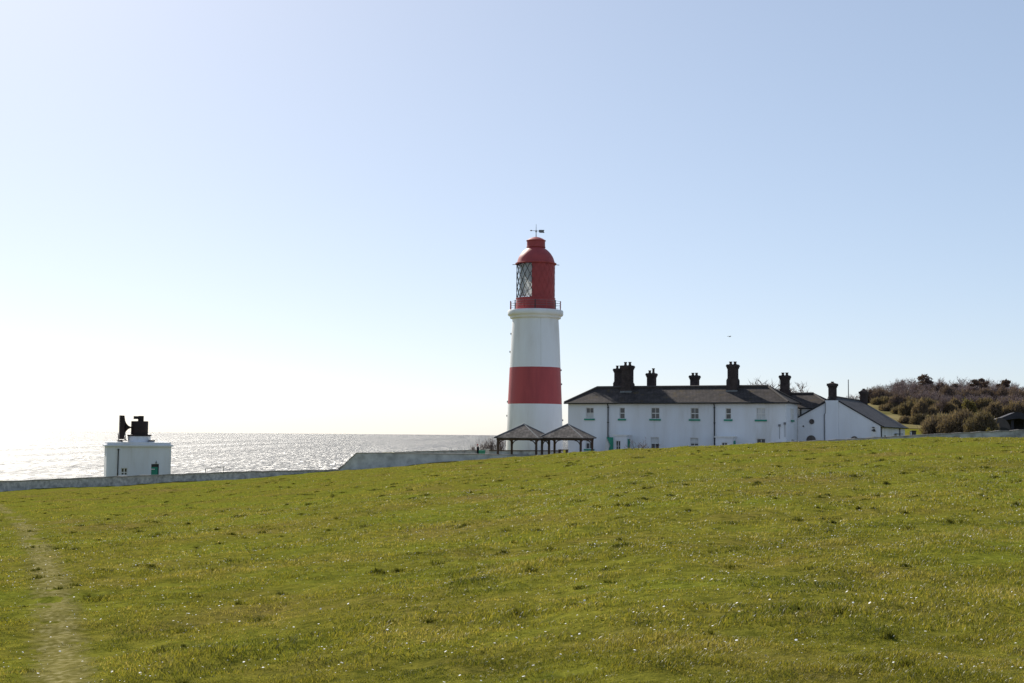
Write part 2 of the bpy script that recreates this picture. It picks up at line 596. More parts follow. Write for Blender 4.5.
def path_mat():
    m = bpy.data.materials.new('worn_path')
    nt, out = nodes_of(m)
    uv = N(nt, 'ShaderNodeUVMap')
    sx = N(nt, 'ShaderNodeSeparateXYZ')
    nt.links.new(uv.outputs[0], sx.inputs[0])
    a = N(nt, 'ShaderNodeMath', operation='SUBTRACT')
    nt.links.new(sx.outputs[0], a.inputs[0])
    a.inputs[1].default_value = 0.5
    b = N(nt, 'ShaderNodeMath', operation='ABSOLUTE')
    nt.links.new(a.outputs[0], b.inputs[0])
    ge = N(nt, 'ShaderNodeNewGeometry')
    nz = N(nt, 'ShaderNodeTexNoise', Scale=3.2, Detail=7.0, Roughness=0.72)
    nt.links.new(ge.outputs['Position'], nz.inputs['Vector'])
    # cover = 1 - |u|*2 + noise
    c = N(nt, 'ShaderNodeMath', operation='MULTIPLY_ADD')
    nt.links.new(b.outputs[0], c.inputs[0])
    c.inputs[1].default_value = -1.05
    nt.links.new(nz.outputs[0], c.inputs[2])
    f = ramp(nt, c.outputs[0], [(0.02, (0, 0, 0)), (0.38, (0.66, 0.66, 0.66))])
    n2 = N(nt, 'ShaderNodeTexNoise', Scale=14.0, Detail=5.0)
    nt.links.new(ge.outputs['Position'], n2.inputs['Vector'])
    col = ramp(nt, n2.outputs[0], [(0.3, (0.13, 0.115, 0.032)), (0.52, (0.23, 0.20, 0.068)), (0.68, (0.38, 0.33, 0.16))])
    p = N(nt, 'ShaderNodeBsdfPrincipled', Roughness=0.9)
    p.inputs['Specular IOR Level'].default_value = 0.0
    nt.links.new(col, p.inputs['Base Color'])
    t = N(nt, 'ShaderNodeBsdfTransparent')
    mx = N(nt, 'ShaderNodeMixShader')
    nt.links.new(f, mx.inputs[0])
    nt.links.new(t.outputs[0], mx.inputs[1])
    nt.links.new(p.outputs[0], mx.inputs[2])
    nt.links.new(mx.outputs[0], out.inputs[0])
    return m


nw = 9
co, uvs = [], []
for i, p in enumerate(pc):
    q = pc[min(i + 1, len(pc) - 1)] - pc[max(i - 1, 0)]
    nrm = Vector((-q.y, q.x, 0)).normalized()
    for k in range(nw):
        s = (k / (nw - 1) - 0.5) * 2
        w = p - nrm * s * pwid[i] * 0.92
        co.append((w.x, w.y, gz(w.x, w.y) + 0.012))
        uvs.append((k / (nw - 1), i / 20))
i = np.arange(len(pc) - 1)[:, None] * nw + np.arange(nw - 1)[None, :]
q = np.stack([i, i + 1, i + nw + 1, i + nw], -1).reshape(-1, 4)
path = np_mesh('path', np.array(co), q, path_mat(), True)
ul = path.data.uv_layers.new(name='UVMap')
ul.data.foreach_set('uv', np.array(uvs, dtype=np.float32)[q.ravel()].ravel())
tag(path, kind='structure')

# ------------------------------------------------------------------ grass, daisies
GRASS = leafy('grass_blade', [(0.10, (0.046, 0.060, 0.012)), (0.36, (0.112, 0.118, 0.018)), (0.56, (0.175, 0.160, 0.024)), (0.72, (0.215, 0.185, 0.045)), (0.88, (0.28, 0.235, 0.09))],
              scale=0.6, trans=0.54, rough=0.36, island=0.55, spec=0.13, contrast=1.9)
TUFT = leafy('tussock_blade', [(0.25, (0.055, 0.064, 0.012)), (0.5, (0.095, 0.098, 0.015)), (0.8, (0.135, 0.13, 0.022))],
             scale=0.8, trans=0.3, rough=0.6, island=0.4, spec=0.05)


def path_dist(x, y):
    d = np.full(len(x), 9.0)
    for i in range(0, len(PCX), 3):
        d = np.minimum(d, np.hypot(x - PCX[i], y - PCY[i]) / PCW[i])
    return d


def blades(x, y, h, w, lean):
    n = len(x)
    z = ground(x, y) - 0.004
    a = rng.uniform(0, 2 * PI, n)
    b = a + rng.uniform(0.6, 2.5, n)
    dx, dy = np.cos(a) * w / 2, np.sin(a) * w / 2
    lx, ly = np.cos(b) * lean * h, np.sin(b) * lean * h
    base = np.stack([x, y, z], -1)
    off = np.stack([dx, dy, np.zeros(n)], -1)
    mid = base + np.stack([lx * .35, ly * .35, h * .6], -1)
    tip = base + np.stack([lx, ly, h], -1)
    co = np.stack([base - off, base + off, mid + off * .75, tip, mid - off * .75], 1)
    return co.reshape(-1, 3)


def field(n, y0, y1, ul=0.52):
    y = np.sqrt(rng.uniform(y0 ** 2, y1 ** 2, n))
    u = rng.uniform(-ul, ul, n)
    return u * y, y


# patchy density
def patch(x, y, s, seed):
    r = np.random.default_rng(seed)
    v = np.zeros(len(x))
    for k in range(10):
        a = r.uniform(0, 2 * PI)
        f = 2 * PI / (s * r.uniform(0.6, 1.8))
        v += np.sin(f * (x * math.cos(a) + y * math.sin(a)) + r.uniform(0, 6.28))
    return v / math.sqrt(5)


chunks = []
for n, y0, y1, h0, h1, w in ((270000, 4.5, 10, .010, .032, .0036), (240000, 10, 20, .012, .036, .0060), (170000, 20, 42, .016, .042, .012), (150000, 42, 110, .02, .05, .025)):
    x, y = field(n, y0, y1)
    u = x / y
    ok = y < np.interp(u, _yu, _yv) + 4
    pd = path_dist(x, y)
    ok &= rng.uniform(0, 1, n) < np.clip((pd - 0.1) / 0.9, 0.45, 1)
    x, y, pd = x[ok], y[ok], pd[ok]
    pt = patch(x, y, 3.0, 5) * 0.35 + patch(x, y, 0.7, 6) * 0.3
    h = rng.uniform(h0, h1, len(x)) * np.clip(1 + pt, 0.45, 2.0) * np.clip(pd * 0.6, 0.35, 1)
    chunks.append(blades(x, y, h, rng.uniform(0.7, 1.4, len(x)) * w, rng.uniform(0.2, 1.5, len(x))))
co = np.concatenate(chunks)
nb = len(co) // 5
i = np.arange(nb)[:, None] * 5
# quad + triangle as two triangle fans keeps one island per blade
tri = np.concatenate([np.stack([i[:, 0], i[:, 0] + 1, i[:, 0] + 2], -1), np.stack([i[:, 0], i[:, 0] + 2, i[:, 0] + 4], -1), np.stack([i[:, 0] + 4, i[:, 0] + 2, i[:, 0] + 3], -1)])
grass = np_mesh('grass', co, tri, GRASS)
tag(grass, 'short yellow green grass covering the sloping field', 'grass', kind='stuff')

# darker tussocks
chunks = []
nt_ = 2600
tx, ty = field(nt_, 5, 100, 0.5)
tyb = 5 + (ty - 5)
for cx_, cy_ in zip(tx, tyb):
    u = cx_ / cy_
    if cy_ > np.interp(u, _yu, _yv) + 2:
        continue
    if rng.uniform() > min(1.0, (20 / cy_) ** 1.1):
        continue
    r = rng.uniform(0.03, 0.14) * (1 + cy_ / 120)
    n = int(40 + 60 * rng.uniform())
    a = rng.uniform(0, 2 * PI, n)
    q = np.abs(rng.normal(0, 0.6, n))
    x = cx_ + np.cos(a) * q * r * 1.9
    y = cy_ + np.sin(a) * q * r
    sc = 0.85
    h = rng.uniform(0.03, 0.095) * rng.uniform(0.5, 1.2, n) * np.exp(-q * 0.4) * sc
    chunks.append(blades(x, y, h, rng.uniform(0.004, 0.008, n) * (0.6 + cy_ / 14), rng.uniform(0.2, 1.2, n)))
co = np.concatenate(chunks)
nb = len(co) // 5
i = np.arange(nb) * 5
tri = np.concatenate([np.stack([i, i + 1, i + 2], -1), np.stack([i, i + 2, i + 4], -1), np.stack([i + 4, i + 2, i + 3], -1)])
tus = np_mesh('grass_tussocks', co, tri, TUFT)
tag(tus, 'darker rough tussocks of longer grass dotted over the field', 'grass', kind='stuff')


def flowers(name, n_clump, per, r, m, label, y1=45, single=2500, rmin=0.006):
    xs, ys_ = [], []
    cx_, cy_ = field(n_clump, 5.5, y1, 0.5)
    for a, b in zip(cx_, cy_):
        k = rng.poisson(per) + 1
        sp = rng.uniform(0.15, 0.7)
        xs.append(a + rng.normal(0, sp, k))
        ys_.append(b + rng.normal(0, sp, k))
    a, b = field(single, 5.5, y1, 0.5)
    x = np.concatenate(xs + [a])
    y = np.concatenate(ys_ + [b])
    ok = (y > 5) & (y < 86)
    x, y = x[ok], y[ok]
    n = len(x)
    z = ground(x, y) + rng.uniform(0.015, 0.04, n)
    rad = rmin + (r - rmin) * rng.uniform(0, 1, n) ** 1.8
    tl = rng.normal(0, 0.28, (n, 2))
    nx, ny = tl[:, 0], tl[:, 1] - 0.15
    vs = [np.stack([x, y, z + 0.002], -1)]
    for k in range(7):
        t = 2 * PI * k / 7
        ex, ey = np.cos(t) * rad, np.sin(t) * rad
        vs.append(np.stack([x + ex, y + ey, z + (nx * ex + ny * ey)], -1))
    co = np.stack(vs, 1).reshape(-1, 3)
    i = np.arange(n) * 8
    tri = np.concatenate([np.stack([i, i + 1 + k, i + 1 + (k + 1) % 7], -1) for k in range(7)])
    o = np_mesh(name, co, tri, m)
    tag(o, label, 'flowers', kind='stuff')


M['daisy_glint'] = mat('daisy_and_glint_white', (0.80, 0.79, 0.76), (0.72, 0.70, 0.66), 0.7, 30)
M['dandelion'] = mat('dandelion_petals', (0.72, 0.42, 0.02), (0.65, 0.36, 0.02), 0.7, 30)
flowers('daisies', 380, 9, 0.012, M['daisy_glint'], 'tiny white daisies in drifts and pale specks standing for glints in the grass', single=15000, rmin=0.004)  # the smallest single heads also stand in for glints off the grass
flowers('dandelions', 1, 1, 0.022, M['dandelion'], 'few yellow dandelion heads dotted in the grass', y1=30, single=26, rmin=0.014)

# ------------------------------------------------------------------ sea
SEA_Z = EYE - 27.0
SEA_ROUGH = 0.42
SEA_AMP = 1.3


def sea_mat():
    m = bpy.data.materials.new('sea_water')
    nt, out = nodes_of(m)
    ge = N(nt, 'ShaderNodeNewGeometry')
    p = N(nt, 'ShaderNodeBsdfPrincipled', Roughness=SEA_ROUGH, IOR=1.33)
    p.inputs['Base Color'].default_value = (0.06, 0.056, 0.045, 1)
    p.inputs['Specular IOR Level'].default_value = 0.35
    # choppy water: the facets' tilt comes straight from noise, calmer and rougher in patches
    mp = N(nt, 'ShaderNodeMapping')
    mp.inputs['Scale'].default_value = (1.0, 0.03, 1.0)
    mp.inputs['Rotation'].default_value = (0, 0, 0.06)
    nt.links.new(ge.outputs['Position'], mp.inputs[0])
    nz = N(nt, 'ShaderNodeTexVoronoi', Scale=2.6)
    nt.links.new(mp.outputs[0], nz.inputs['Vector'])
    n2 = N(nt, 'ShaderNodeTexNoise', Scale=0.012, Detail=5.0, Roughness=0.6)
    nt.links.new(mp.outputs[0], n2.inputs['Vector'])
    amp = N(nt, 'ShaderNodeMapRange')
    amp.inputs['From Min'].default_value = 0.3
    amp.inputs['From Max'].default_value = 0.7
    amp.inputs['To Min'].default_value = SEA_AMP * 0.6
    amp.inputs['To Max'].default_value = SEA_AMP * 1.4
    nt.links.new(n2.outputs[0], amp.inputs['Value'])
    sb = N(nt, 'ShaderNodeVectorMath', operation='SUBTRACT')
    nt.links.new(nz.outputs['Color'], sb.inputs[0])
    sb.inputs[1].default_value = (0.5, 0.5, 0.5)
    sc_ = N(nt, 'ShaderNodeVectorMath', operation='SCALE')
    nt.links.new(sb.outputs[0], sc_.inputs[0])
    nt.links.new(amp.outputs[0], sc_.inputs['Scale'])
    fl = N(nt, 'ShaderNodeVectorMath', operation='MULTIPLY')
    nt.links.new(sc_.outputs[0], fl.inputs[0])
    fl.inputs[1].default_value = (1, 1, 0)
    ad = N(nt, 'ShaderNodeVectorMath', operation='ADD')
    nt.links.new(fl.outputs[0], ad.inputs[0])
    ad.inputs[1].default_value = (0, 0, 1)
    nm = N(nt, 'ShaderNodeVectorMath', operation='NORMALIZE')
    nt.links.new(ad.outputs[0], nm.inputs[0])
    last = nm.outputs[0]
    nt.links.new(last, p.inputs['Normal'])
    nt.links.new(p.outputs[0], out.inputs[0])
    return m


mb = MB()
R = 18500
ring = [(R * math.cos(t), R * math.sin(t), SEA_Z) for t in np.linspace(0, 2 * PI, 181)[:-1]]
mb.add([(0, 0, SEA_Z)] + ring, [(0, k + 1, (k + 1) % 180 + 1) for k in range(180)])
sea = mb.build('sea', sea_mat())
tag(sea, kind='structure')

# ------------------------------------------------------------------ lighthouse
DL = 139.5
kL = DL / F
base = at(534.4, 460, DL)
top_axis = at(535.6, 240, DL)
LX, LY = at(535.0, 380, DL).x, DL
LG = gz(LX, LY)
lh = empty('lighthouse', (LX, LY, LG))
tag(lh, 'tall tapering lighthouse with white and red bands and a red domed lantern', 'lighthouse')


def lz(py, r=0):
    """height above the base of a level line seen at py on the near side of a ring of r pixels radius"""
    return at(535, py, DL - r * kL).z - LG


mb = MB()
P_red0, P_red1 = lz(403.7, 22), lz(366.8, 20)
mb.lathe([(3.06 , -0.3), (28.7 * kL, lz(455)), (27.0 * kL, P_red0)], 72, cap=False)
mb.build('tower_wall', M['white_tower'], lh, True)
mb = MB()
mb.lathe([(25.5 * kL, P_red1), (23.9 * kL, lz(330)), (23.1 * kL, lz(316.4, 25))], 72, cap=False)
mb.build('tower_wall', M['white_tower'], lh, True)
mb = MB()
mb.lathe([(27.0 * kL + .004, P_red0), (25.5 * kL + .004, P_red1)], 72, cap=False)
mb.build('red_band', M['red'], lh, True)
mb = MB()
mb.lathe([(23.1 * kL, lz(317.2, 27)), (24.0 * kL, lz(316.6, 27)), (25.4 * kL, lz(316.2, 27)), (25.8 * kL, lz(314.2, 27)), (27.3 * kL, lz(313.4, 27)), (27.9 * kL, lz(312.6, 27)), (27.9 * kL, lz(309.0, 27)), (27.4 * kL, lz(308.2, 27)), (10 * kL, lz(308.0, 27))], 72, cap=False)
mb.build('gallery', M['white_tower'], lh, True)
# conductor strip and small fittings
mb = MB()
am = math.radians(-90 + 12)
for (r0, y0, r1, y1) in ((25.5, 366.5, 23.2, 317.5),):
    mb.tube((r0 * kL * math.cos(am), r0 * kL * math.sin(am), lz(y0)), (r1 * kL * math.cos(am), r1 * kL * math.sin(am), lz(y1)), 0.02)
mb.build('lightning_conductor', M['frame'], lh)
for px, py, sg in ((509.5, 334, -1), (508.3, 352, -1), (505.6, 402, -1), (505.2, 416, -1), (560.6, 370, 1), (561.5, 384, 1), (562.4, 420, 1)):
    r = np.interp(py, [316, 330, 366, 403, 455], [23.1, 23.9, 25.5, 27.0, 28.7]) * kL
    mb = MB()
    mb.box(sg * r - .1, sg * r + .1, -.09, .09, lz(py) - .09, lz(py) + .09)
    mb.build('bracket', M['lead'], lh)
# lantern
RL = 19.3 * kL
mb = MB()
mb.lathe([(RL + .03, lz(308.4, 27)), (RL + .03, lz(297.4, 18)), (RL + .07, lz(297.2, 18)), (RL + .07, lz(296.6, 18)), (RL - .12, lz(296.6, 18))], 64, cap=False)
mb.build('lantern_base', M['redmetal'], lh, True)
a_edge = math.radians(-90 - 13)
zl0, zl1 = lz(296.6, 18), lz(264.6)
mb = MB()
mb.lathe([(RL - .03, zl0), (RL - .03, zl1)], 48, a_edge, math.radians(-90 - 185 + 360), cap=False)
mb.build('lantern_panel', M['redmetal'], lh, True)
mb = MB()
mb.lathe([(RL - .05, zl0), (RL - .05, zl1)], 40, math.radians(-90 - 185), a_edge, cap=False)
lg = mb.build('lantern_glass', M['lanternglass'], lh, True)
mb = MB()
zz = np.linspace(zl0, zl1, 13)
for k in range(20):
    for sgn in (1, -1):
        prev = None
        for j, z in enumerate(zz):
            t = 2 * PI * k / 20 + sgn * math.radians(54) * j / 12
            q = (RL * math.cos(t), RL * math.sin(t), z)
            if prev:
                # glazed side only shows dark astragals; on the blanked side they are painted with the panels
                an = (math.degrees(t) + 90 + 180) % 360 - 180
                mb.cur = 0 if -175 < an < -11 else 1
                mb.tube(prev, q, 0.030 if mb.cur == 0 else 0.010, n=5, cap=False)
            prev = q
mb.build('lattice', [M['dark'], M['redmetal']], lh)
mb = MB()
ncur = 60
vs, fs = [], []
for k in range(ncur + 1):
    t = math.radians(-90 - 74) + math.radians(64) * k / ncur
    r = RL - 0.34 + 0.045 * math.sin(k * 1.9)
    vs += [(r * math.cos(t), r * math.sin(t), zl0 + .12), (r * math.cos(t), r * math.sin(t), zl1 - .05)]
for k in range(ncur):
    fs.append((2 * k, 2 * k + 2, 2 * k + 3, 2 * k + 1))
mb.add(vs, fs)
mb.build('curtain', M['curtain'], lh)
mb = MB()
mb.lathe([(0.5, zl0 - .3), (0.62, zl0 + .2), (0.8, zl0 + .9), (0.85, zl0 + 1.6), (0.75, zl0 + 2.3), (0.4, zl0 + 2.9), (0, zl0 + 3.0)], 24)
mb.build('lamp', M['lead'], lh, True)
# dome
mb = MB()
mb.lathe([(19.4 * kL, lz(264.7)), (20.7 * kL, lz(264.6)), (20.8 * kL, lz(263.6)), (19.3 * kL, lz(263.2)), (19.0 * kL, lz(262.4)), (18.5 * kL, lz(260.9)), (17.9 * kL, lz(258.9)),
          (16.9 * kL, lz(256.7)), (15.2 * kL, lz(254.1)), (13.4 * kL, lz(252.0)), (11.4 * kL, lz(250.2)), (9.2 * kL, lz(248.6)), (8.7 * kL, lz(248.0))], 64, cap=False)
mb.build('dome', M['redmetal'], lh, True)
mb = MB()
mb.lathe([(8.7 * kL, lz(248.0)), (9.6 * kL, lz(247.7)), (9.6 * kL, lz(247.0)), (9.2 * kL, lz(246.8)), (9.2 * kL, lz(241.4)), (9.9 * kL, lz(241.1)), (9.9 * kL, lz(240.6)), (8.8 * kL, lz(240.0)),
          (7.0 * kL, lz(238.9)), (4.5 * kL, lz(237.8)), (2.2 * kL, lz(237.2)), (0, lz(236.9))], 48)
mb.build('ventilator', M['redmetal'], lh, True)
mb = MB()
mb.tube((0, 0, lz(237.2)), (0, 0, lz(224.2)), .05, .015)
mb.tube((0, 0, lz(232.2)), (0, 0, lz(230.4)), .08)
vz = lz(231.0)
mb.tube((-5.2 * kL, 0, lz(230.6)), (3.2 * kL, 0, vz), .025)
mb.lathe([(0, lz(231.3)), (.12, lz(230.8)), (.12, lz(230.3)), (0, lz(229.8))], 10, c=(-5.0 * kL, 0))
mb.prism([(2.4 * kL, lz(231)), (3.1 * kL, lz(229.8)), (8.4 * kL, lz(229.9)), (7.7 * kL, lz(231.3)), (8.5 * kL, lz(232.8)), (3.4 * kL, lz(232.7))], -.03, .03)
mb.build('weather_vane', M['lead'], lh)
for sx in (-1, 1):
    mb = MB()
    mb.tube((sx * 20.2 * kL, 0, lz(264.6)), (sx * 23.6 * kL, 0, lz(264.9)), .035)
    mb.build('bracket', M['lead'], lh)
# gallery rail
RR = 25.6 * kL
for k in range(14):
    t = 2 * PI * (k + 0.42) / 14
    mb = MB()
    mb.tube((RR * math.cos(t), RR * math.sin(t), lz(308.1, 27)), (RR * math.cos(t), RR * math.sin(t), lz(300.6, 10)), .055, .05)
    mb.build('post', M['redmetal'] if k % 2 else M['dark'], lh)
for py in (301.2, 303.5, 305.8):
    mb = MB()
    mb.path([(RR * math.cos(t), RR * math.sin(t), lz(py)) for t in np.linspace(0, 2 * PI, 49)], .018, 5)
    mb.v = [(x, y, z - .12) for x, y, z in mb.v]
    mb.build('rail', M['lead'], lh)

# ------------------------------------------------------------------ cottages
ROT = math.radians(-25)
HP = at(568, 430, 124.0)
HG = -0.55
house = empty('cottage_row', (HP.x, HP.y, HG), ROT)
tag(house, 'long white two storey keepers cottages with brown hipped roof and tall black chimneys', 'house')
ca, sa = math.cos(ROT), math.sin(ROT)


def H_(px, py, Y=0.0):
    """photo pixel on the plane at local depth Y of the cottages -> local x, z"""
    p0 = (HP.x - sa * Y, HP.y + ca * Y)
    L, z = hit(px, py, p0, ROT)
    return L, z - HG


HL = H_(786, 425)[0]
HW = 4.75
zE = (H_(600, 403.2)[1] + H_(770, 403.6)[1]) / 2
zR = (H_(640, 387.4, HW / 2)[1] + H_(740, 387.4, HW / 2)[1]) / 2
print('house L', HL, 'eave', zE, 'ridge', zR)
# openings: px centre, width px, top y, bottom y, columns, rows, blind
UP = [(589.7, 6.9, 407.6, 418.6, 2, 2, 'half'), (622.1, 4.4, 407.6, 418.8, 1, 2, ''), (655.2, 7.6, 407.6, 418.9, 2, 2, ''),
      (694.6, 7.4, 407.9, 419.1, 2, 2, ''), (728.3, 4.7, 408.2, 419.3, 1, 2, ''), (760.9, 8.2, 408.0, 419.6, 2, 2, 'full')]
DN = [(589.3, 6.6, 437.0, 449, 2, 2, 'half'), (654.8, 7.6, 437.3, 449.5, 2, 2, 'half'), (694.2, 7.6, 437.8, 450, 2, 3, 'half'), (760.9, 8.2, 438.6, 451, 2, 2, '')]
holes = []
wins = []
for px, w, y0, y1, c, r, bl in UP + DN:
    x0, z1 = H_(px - w / 2 - .4, y0)
    x1, z0 = H_(px + w / 2 + .4, y1)
    z0 = max(z0, 0.55)
    holes.append((x0, x1, z0, z1))
    wins.append((x0, x1, z0, z1, c, r, bl))
mb = MB()
mb.wall(0, HL, -0.3, zE, 0, 0.35, holes)
mb.box(0, 0.35, 0.35, HW - .35, -0.3, zE)
side_holes_y = None
mb.box(HL - .35, HL, 0.35, HW - .35, -0.3, zE)
mb.box(0, HL, HW - .35, HW, -0.3, zE)
mb.build('wall', M['white'], house)


def make_window(parent, x0, x1, z0, z1, cols, rows, blind_or_glare='', y=0.0, depth=0.10, sill='green', face='front'):
    fr = MB()
    t = 0.05
    yf = y + depth
    fr.box(x0, x0 + t, yf, yf + .06, z0, z1)
    fr.box(x1 - t, x1, yf, yf + .06, z0, z1)
    fr.box(x0 + t, x1 - t, yf, yf + .06, z0, z0 + t)
    fr.box(x0 + t, x1 - t, yf, yf + .06, z1 - t, z1)
    for c in range(1, cols):
        xc = x0 + (x1 - x0) * c / cols
        fr.box(xc - .02, xc + .02, yf + .01, yf + .05, z0 + t, z1 - t)
    for r in range(1, rows):
        zc = z0 + (z1 - z0) * r / rows
        b = .035 if r == rows // 2 else .02
        fr.box(x0 + t, x1 - t, yf + .003, yf + .057, zc - b, zc + b)
    w = fr.build('window', M['frame'], parent)
    pm = MB()
    pm.box(x0 + .01, x1 - .01, yf + .062, yf + .075, z0 + .01, z1 - .01)
    pm.build('pane', M['glass'], w)
    if blind_or_glare:
        bm_ = MB()
        zb = z0 + t if blind_or_glare == 'full' else z0 + (z1 - z0) * 0.52
        zt = z1 - t
        if blind_or_glare == 'low':
            zb, zt = z0 + t, z0 + (z1 - z0) * 0.45
        bm_.box(x0 + t + .01, x1 - t - .01, yf + .056, yf + .061, zb, zt)
        bm_.build('blind_or_glare', M['blind_or_glare'], w)
    if sill:
        sm = MB()
        sm.box(x0 - .14, x1 + .14, y - .10, yf - .002, z0 - .16, z0 - .004)
        sm.build('sill', M[sill], w)
    return w


for k, (x0, x1, z0, z1, c, r, bl) in enumerate(wins):
    make_window(house, x0, x1, z0, z1, c, r, 'low' if k == 0 else bl)  # first upper window: the pale lower sheet is a painted reflection

# end window on the right hand return, turned 90 degrees
piv = empty('window_turn', (0, 0, 0))
wx0 = H_(760, 408)[1]


def turned(o, x, yc):
    """swing a window built at x=0 on the front plane round to the right hand end wall"""
    o.location = (x, yc, 0)
    o.rotation_euler = (0, 0, PI / 2)


bpy.data.objects.remove(piv)
zt = wins[5][3]
zb = wins[5][2]
w = make_window(house, -0.45, 0.45, zb, zt, 2, 2, 'full', y=-0.005, depth=-0.06)
turned(w, HL, HW * 0.5)
w = make_window(house, -0.45, 0.45, 0.8, wins[9][3], 2, 2, '', y=-0.005, depth=-0.06)
turned(w, HL, HW * 0.5)


def hip_roof(mb, x0, x1, y0, y1, ze, zr, hl, hr, oh=0.28, th=0.12):
    xa, xb, ya, yb = x0 - oh, x1 + oh, y0 - oh, y1 + oh
    ym = (y0 + y1) / 2
    vs = [(xa, ya, ze), (xb, ya, ze), (xb, yb, ze), (xa, yb, ze), (xa, ya, ze + th), (xb, ya, ze + th), (xb, yb, ze + th), (xa, yb, ze + th),
          (x0 + hl, ym, zr), (x1 - hr, ym, zr)]
    fs = [(0, 3, 2, 1), (0, 1, 5, 4), (1, 2, 6, 5), (2, 3, 7, 6), (3, 0, 4, 7), (4, 5, 9, 8), (6, 7, 8, 9), (7, 4, 8), (5, 6, 9)]
    mb.add(vs, fs)
    return [(vs[4], vs[8]), (vs[7], vs[8]), (vs[5], vs[9]), (vs[6], vs[9])], (vs[8], vs[9])


hl = H_(597, 387.4, HW / 2)[0]
hr = HL - H_(768, 387.6, HW / 2)[0]
mb = MB()
hips, rid = hip_roof(mb, 0, HL, 0, HW, zE, zR, hl, hr)
roof = mb.build('roof', M['slate'], house)
mb = MB()
mb.tube(Vector(rid[0]) + Vector((0, 0, .04)), Vector(rid[1]) + Vector((0, 0, .04)), .15, n=8)
for a, b in hips:
    mb.tube(Vector(a), Vector(b) + Vector((0, 0, .04)), .10, .13, n=8)
mb.build('ridge_tiles', M['ridge'], roof)
mb = MB()
mb.tube((-.3, -.36, zE + .03), (HL + .3, -.36, zE + .03), .075, n=8)
mb.build('gutter', M['black'], roof)


def downpipe(parent, x, z0, z1, y=-.09):
    mb = MB()
    mb.tube((x, y, z0), (x, y, z1 - .25), .055)
    mb.path([(x, y, z1 - .25), (x, -.3, z1)], .05)
    for z in np.arange(z0 + .5, z1 - .3, 1.4):
        mb.box(x - .08, x + .08, y - .05, y + .088, z, z + .06)
    mb.build('downpipe', M['black'], parent)


downpipe(house, H_(608.3, 420)[0], 0, zE)
downpipe(house, H_(714.6, 420)[0], 0, zE)
# small fittings on the wall
for px, py in ((779.6, 425.4), (785.0, 423.4)):
    x, z = H_(px, py)
    mb = MB()
    mb.box(x - .1, x + .1, -.12, 0.01, z - .1, z + .1)
    mb.tube((x, -.05, z - .1), (x, -.05, z - 1.2), .018)
    mb.build('wall_lamp', M['lead'], house)


def chimney(parent, pxl, pxr, ycap, ypots, Y, zbase, capx=1.3, pots=2, stepbase=None, depth=None, tallpot=None):
    # left edge is the near left corner, right edge the far right corner of a square stack
    d = 1.0
    for _ in range(8):
        x0, z1 = H_(pxl, ycap, Y - d / 2)
        x1, _z = H_(pxr, ycap, Y + d / 2)
        d = (x1 - x0) * .95
    w = x1 - x0
    zp = H_((pxl + pxr) / 2, ypots, Y)[1]
    mb = MB()
    ya, yb = Y - d / 2, Y + d / 2
    mb.box(x0, x1, ya, yb, zbase, z1 - .42)
    for e, za, zb_ in ((.035, z1 - .42, z1 - .33), (.07, z1 - .33, z1 - .22), (.115, z1 - .22, z1 - .06), (.07, z1 - .06, z1)):
        mb.box(x0 - e, x1 + e, ya - e, yb + e, za, zb_)
    if stepbase:
        zs = H_((pxl + pxr) / 2, stepbase, Y)[1]
        mb.box(x0 - .09, x1 + .09, ya - .09, yb + .09, zbase, zs)
        mb.box(x0 - .05, x1 + .05, ya - .05, yb + .05, zs, zs + .12)
    c = mb.build('chimney', M['brick'], parent)
    for k in range(pots):
        xc = x0 + w * (k + .5) / pots if pots > 1 else (x0 + x1) / 2
        hgt = zp - z1
        if tallpot is not None and k == tallpot:
            hgt *= 1.7
        pm = MB()
        pm.lathe([(.15, z1 - .02), (.15, z1 + .06), (.12, z1 + .1), (.12, z1 + hgt - .08), (.16, z1 + hgt - .06), (.16, z1 + hgt), (.09, z1 + hgt), (.09, z1 + hgt - .15)], 12, c=(xc, Y))
        pm.build('chimney_pot', M['pot'], c, True)
    c['front'] = (x0, x1, ya)
    return c


mid = HW / 2
cA = chimney(house, 621.8, 633.6, 365.4, 362.0, mid - .35, zR - 1.0, stepbase=384)
cE = chimney(house, 727.4, 738.4, 364.4, 361.6, mid - .35, zR - 1.0, stepbase=380)
YB = HW + 3.0
chimney(house, 614.2, 624, 368.6, 365.6, YB, 1.0, stepbase=383)
chimney(house, 646.8, 656.4, 373.2, 370.4, YB, 1.0, tallpot=1)
chimney(house, 690.0, 699.4, 375.4, 372.8, YB, 1.0)
for c, (pl, pr) in ((cA, (621.8, 633.6)), (cE, (727.4, 738.4))):
    x0, x1, yf = c['front']
    del c['front']
    zf = zE + .12 + (yf + .28) / (mid + .28) * (zR - zE - .12)
    mb = MB()
    mb.box(x0 - .12, x1 + .12, yf - .12, yf + .1, zf - .12, zf + .10)
    mb.build('flashing', M['lead'], c)

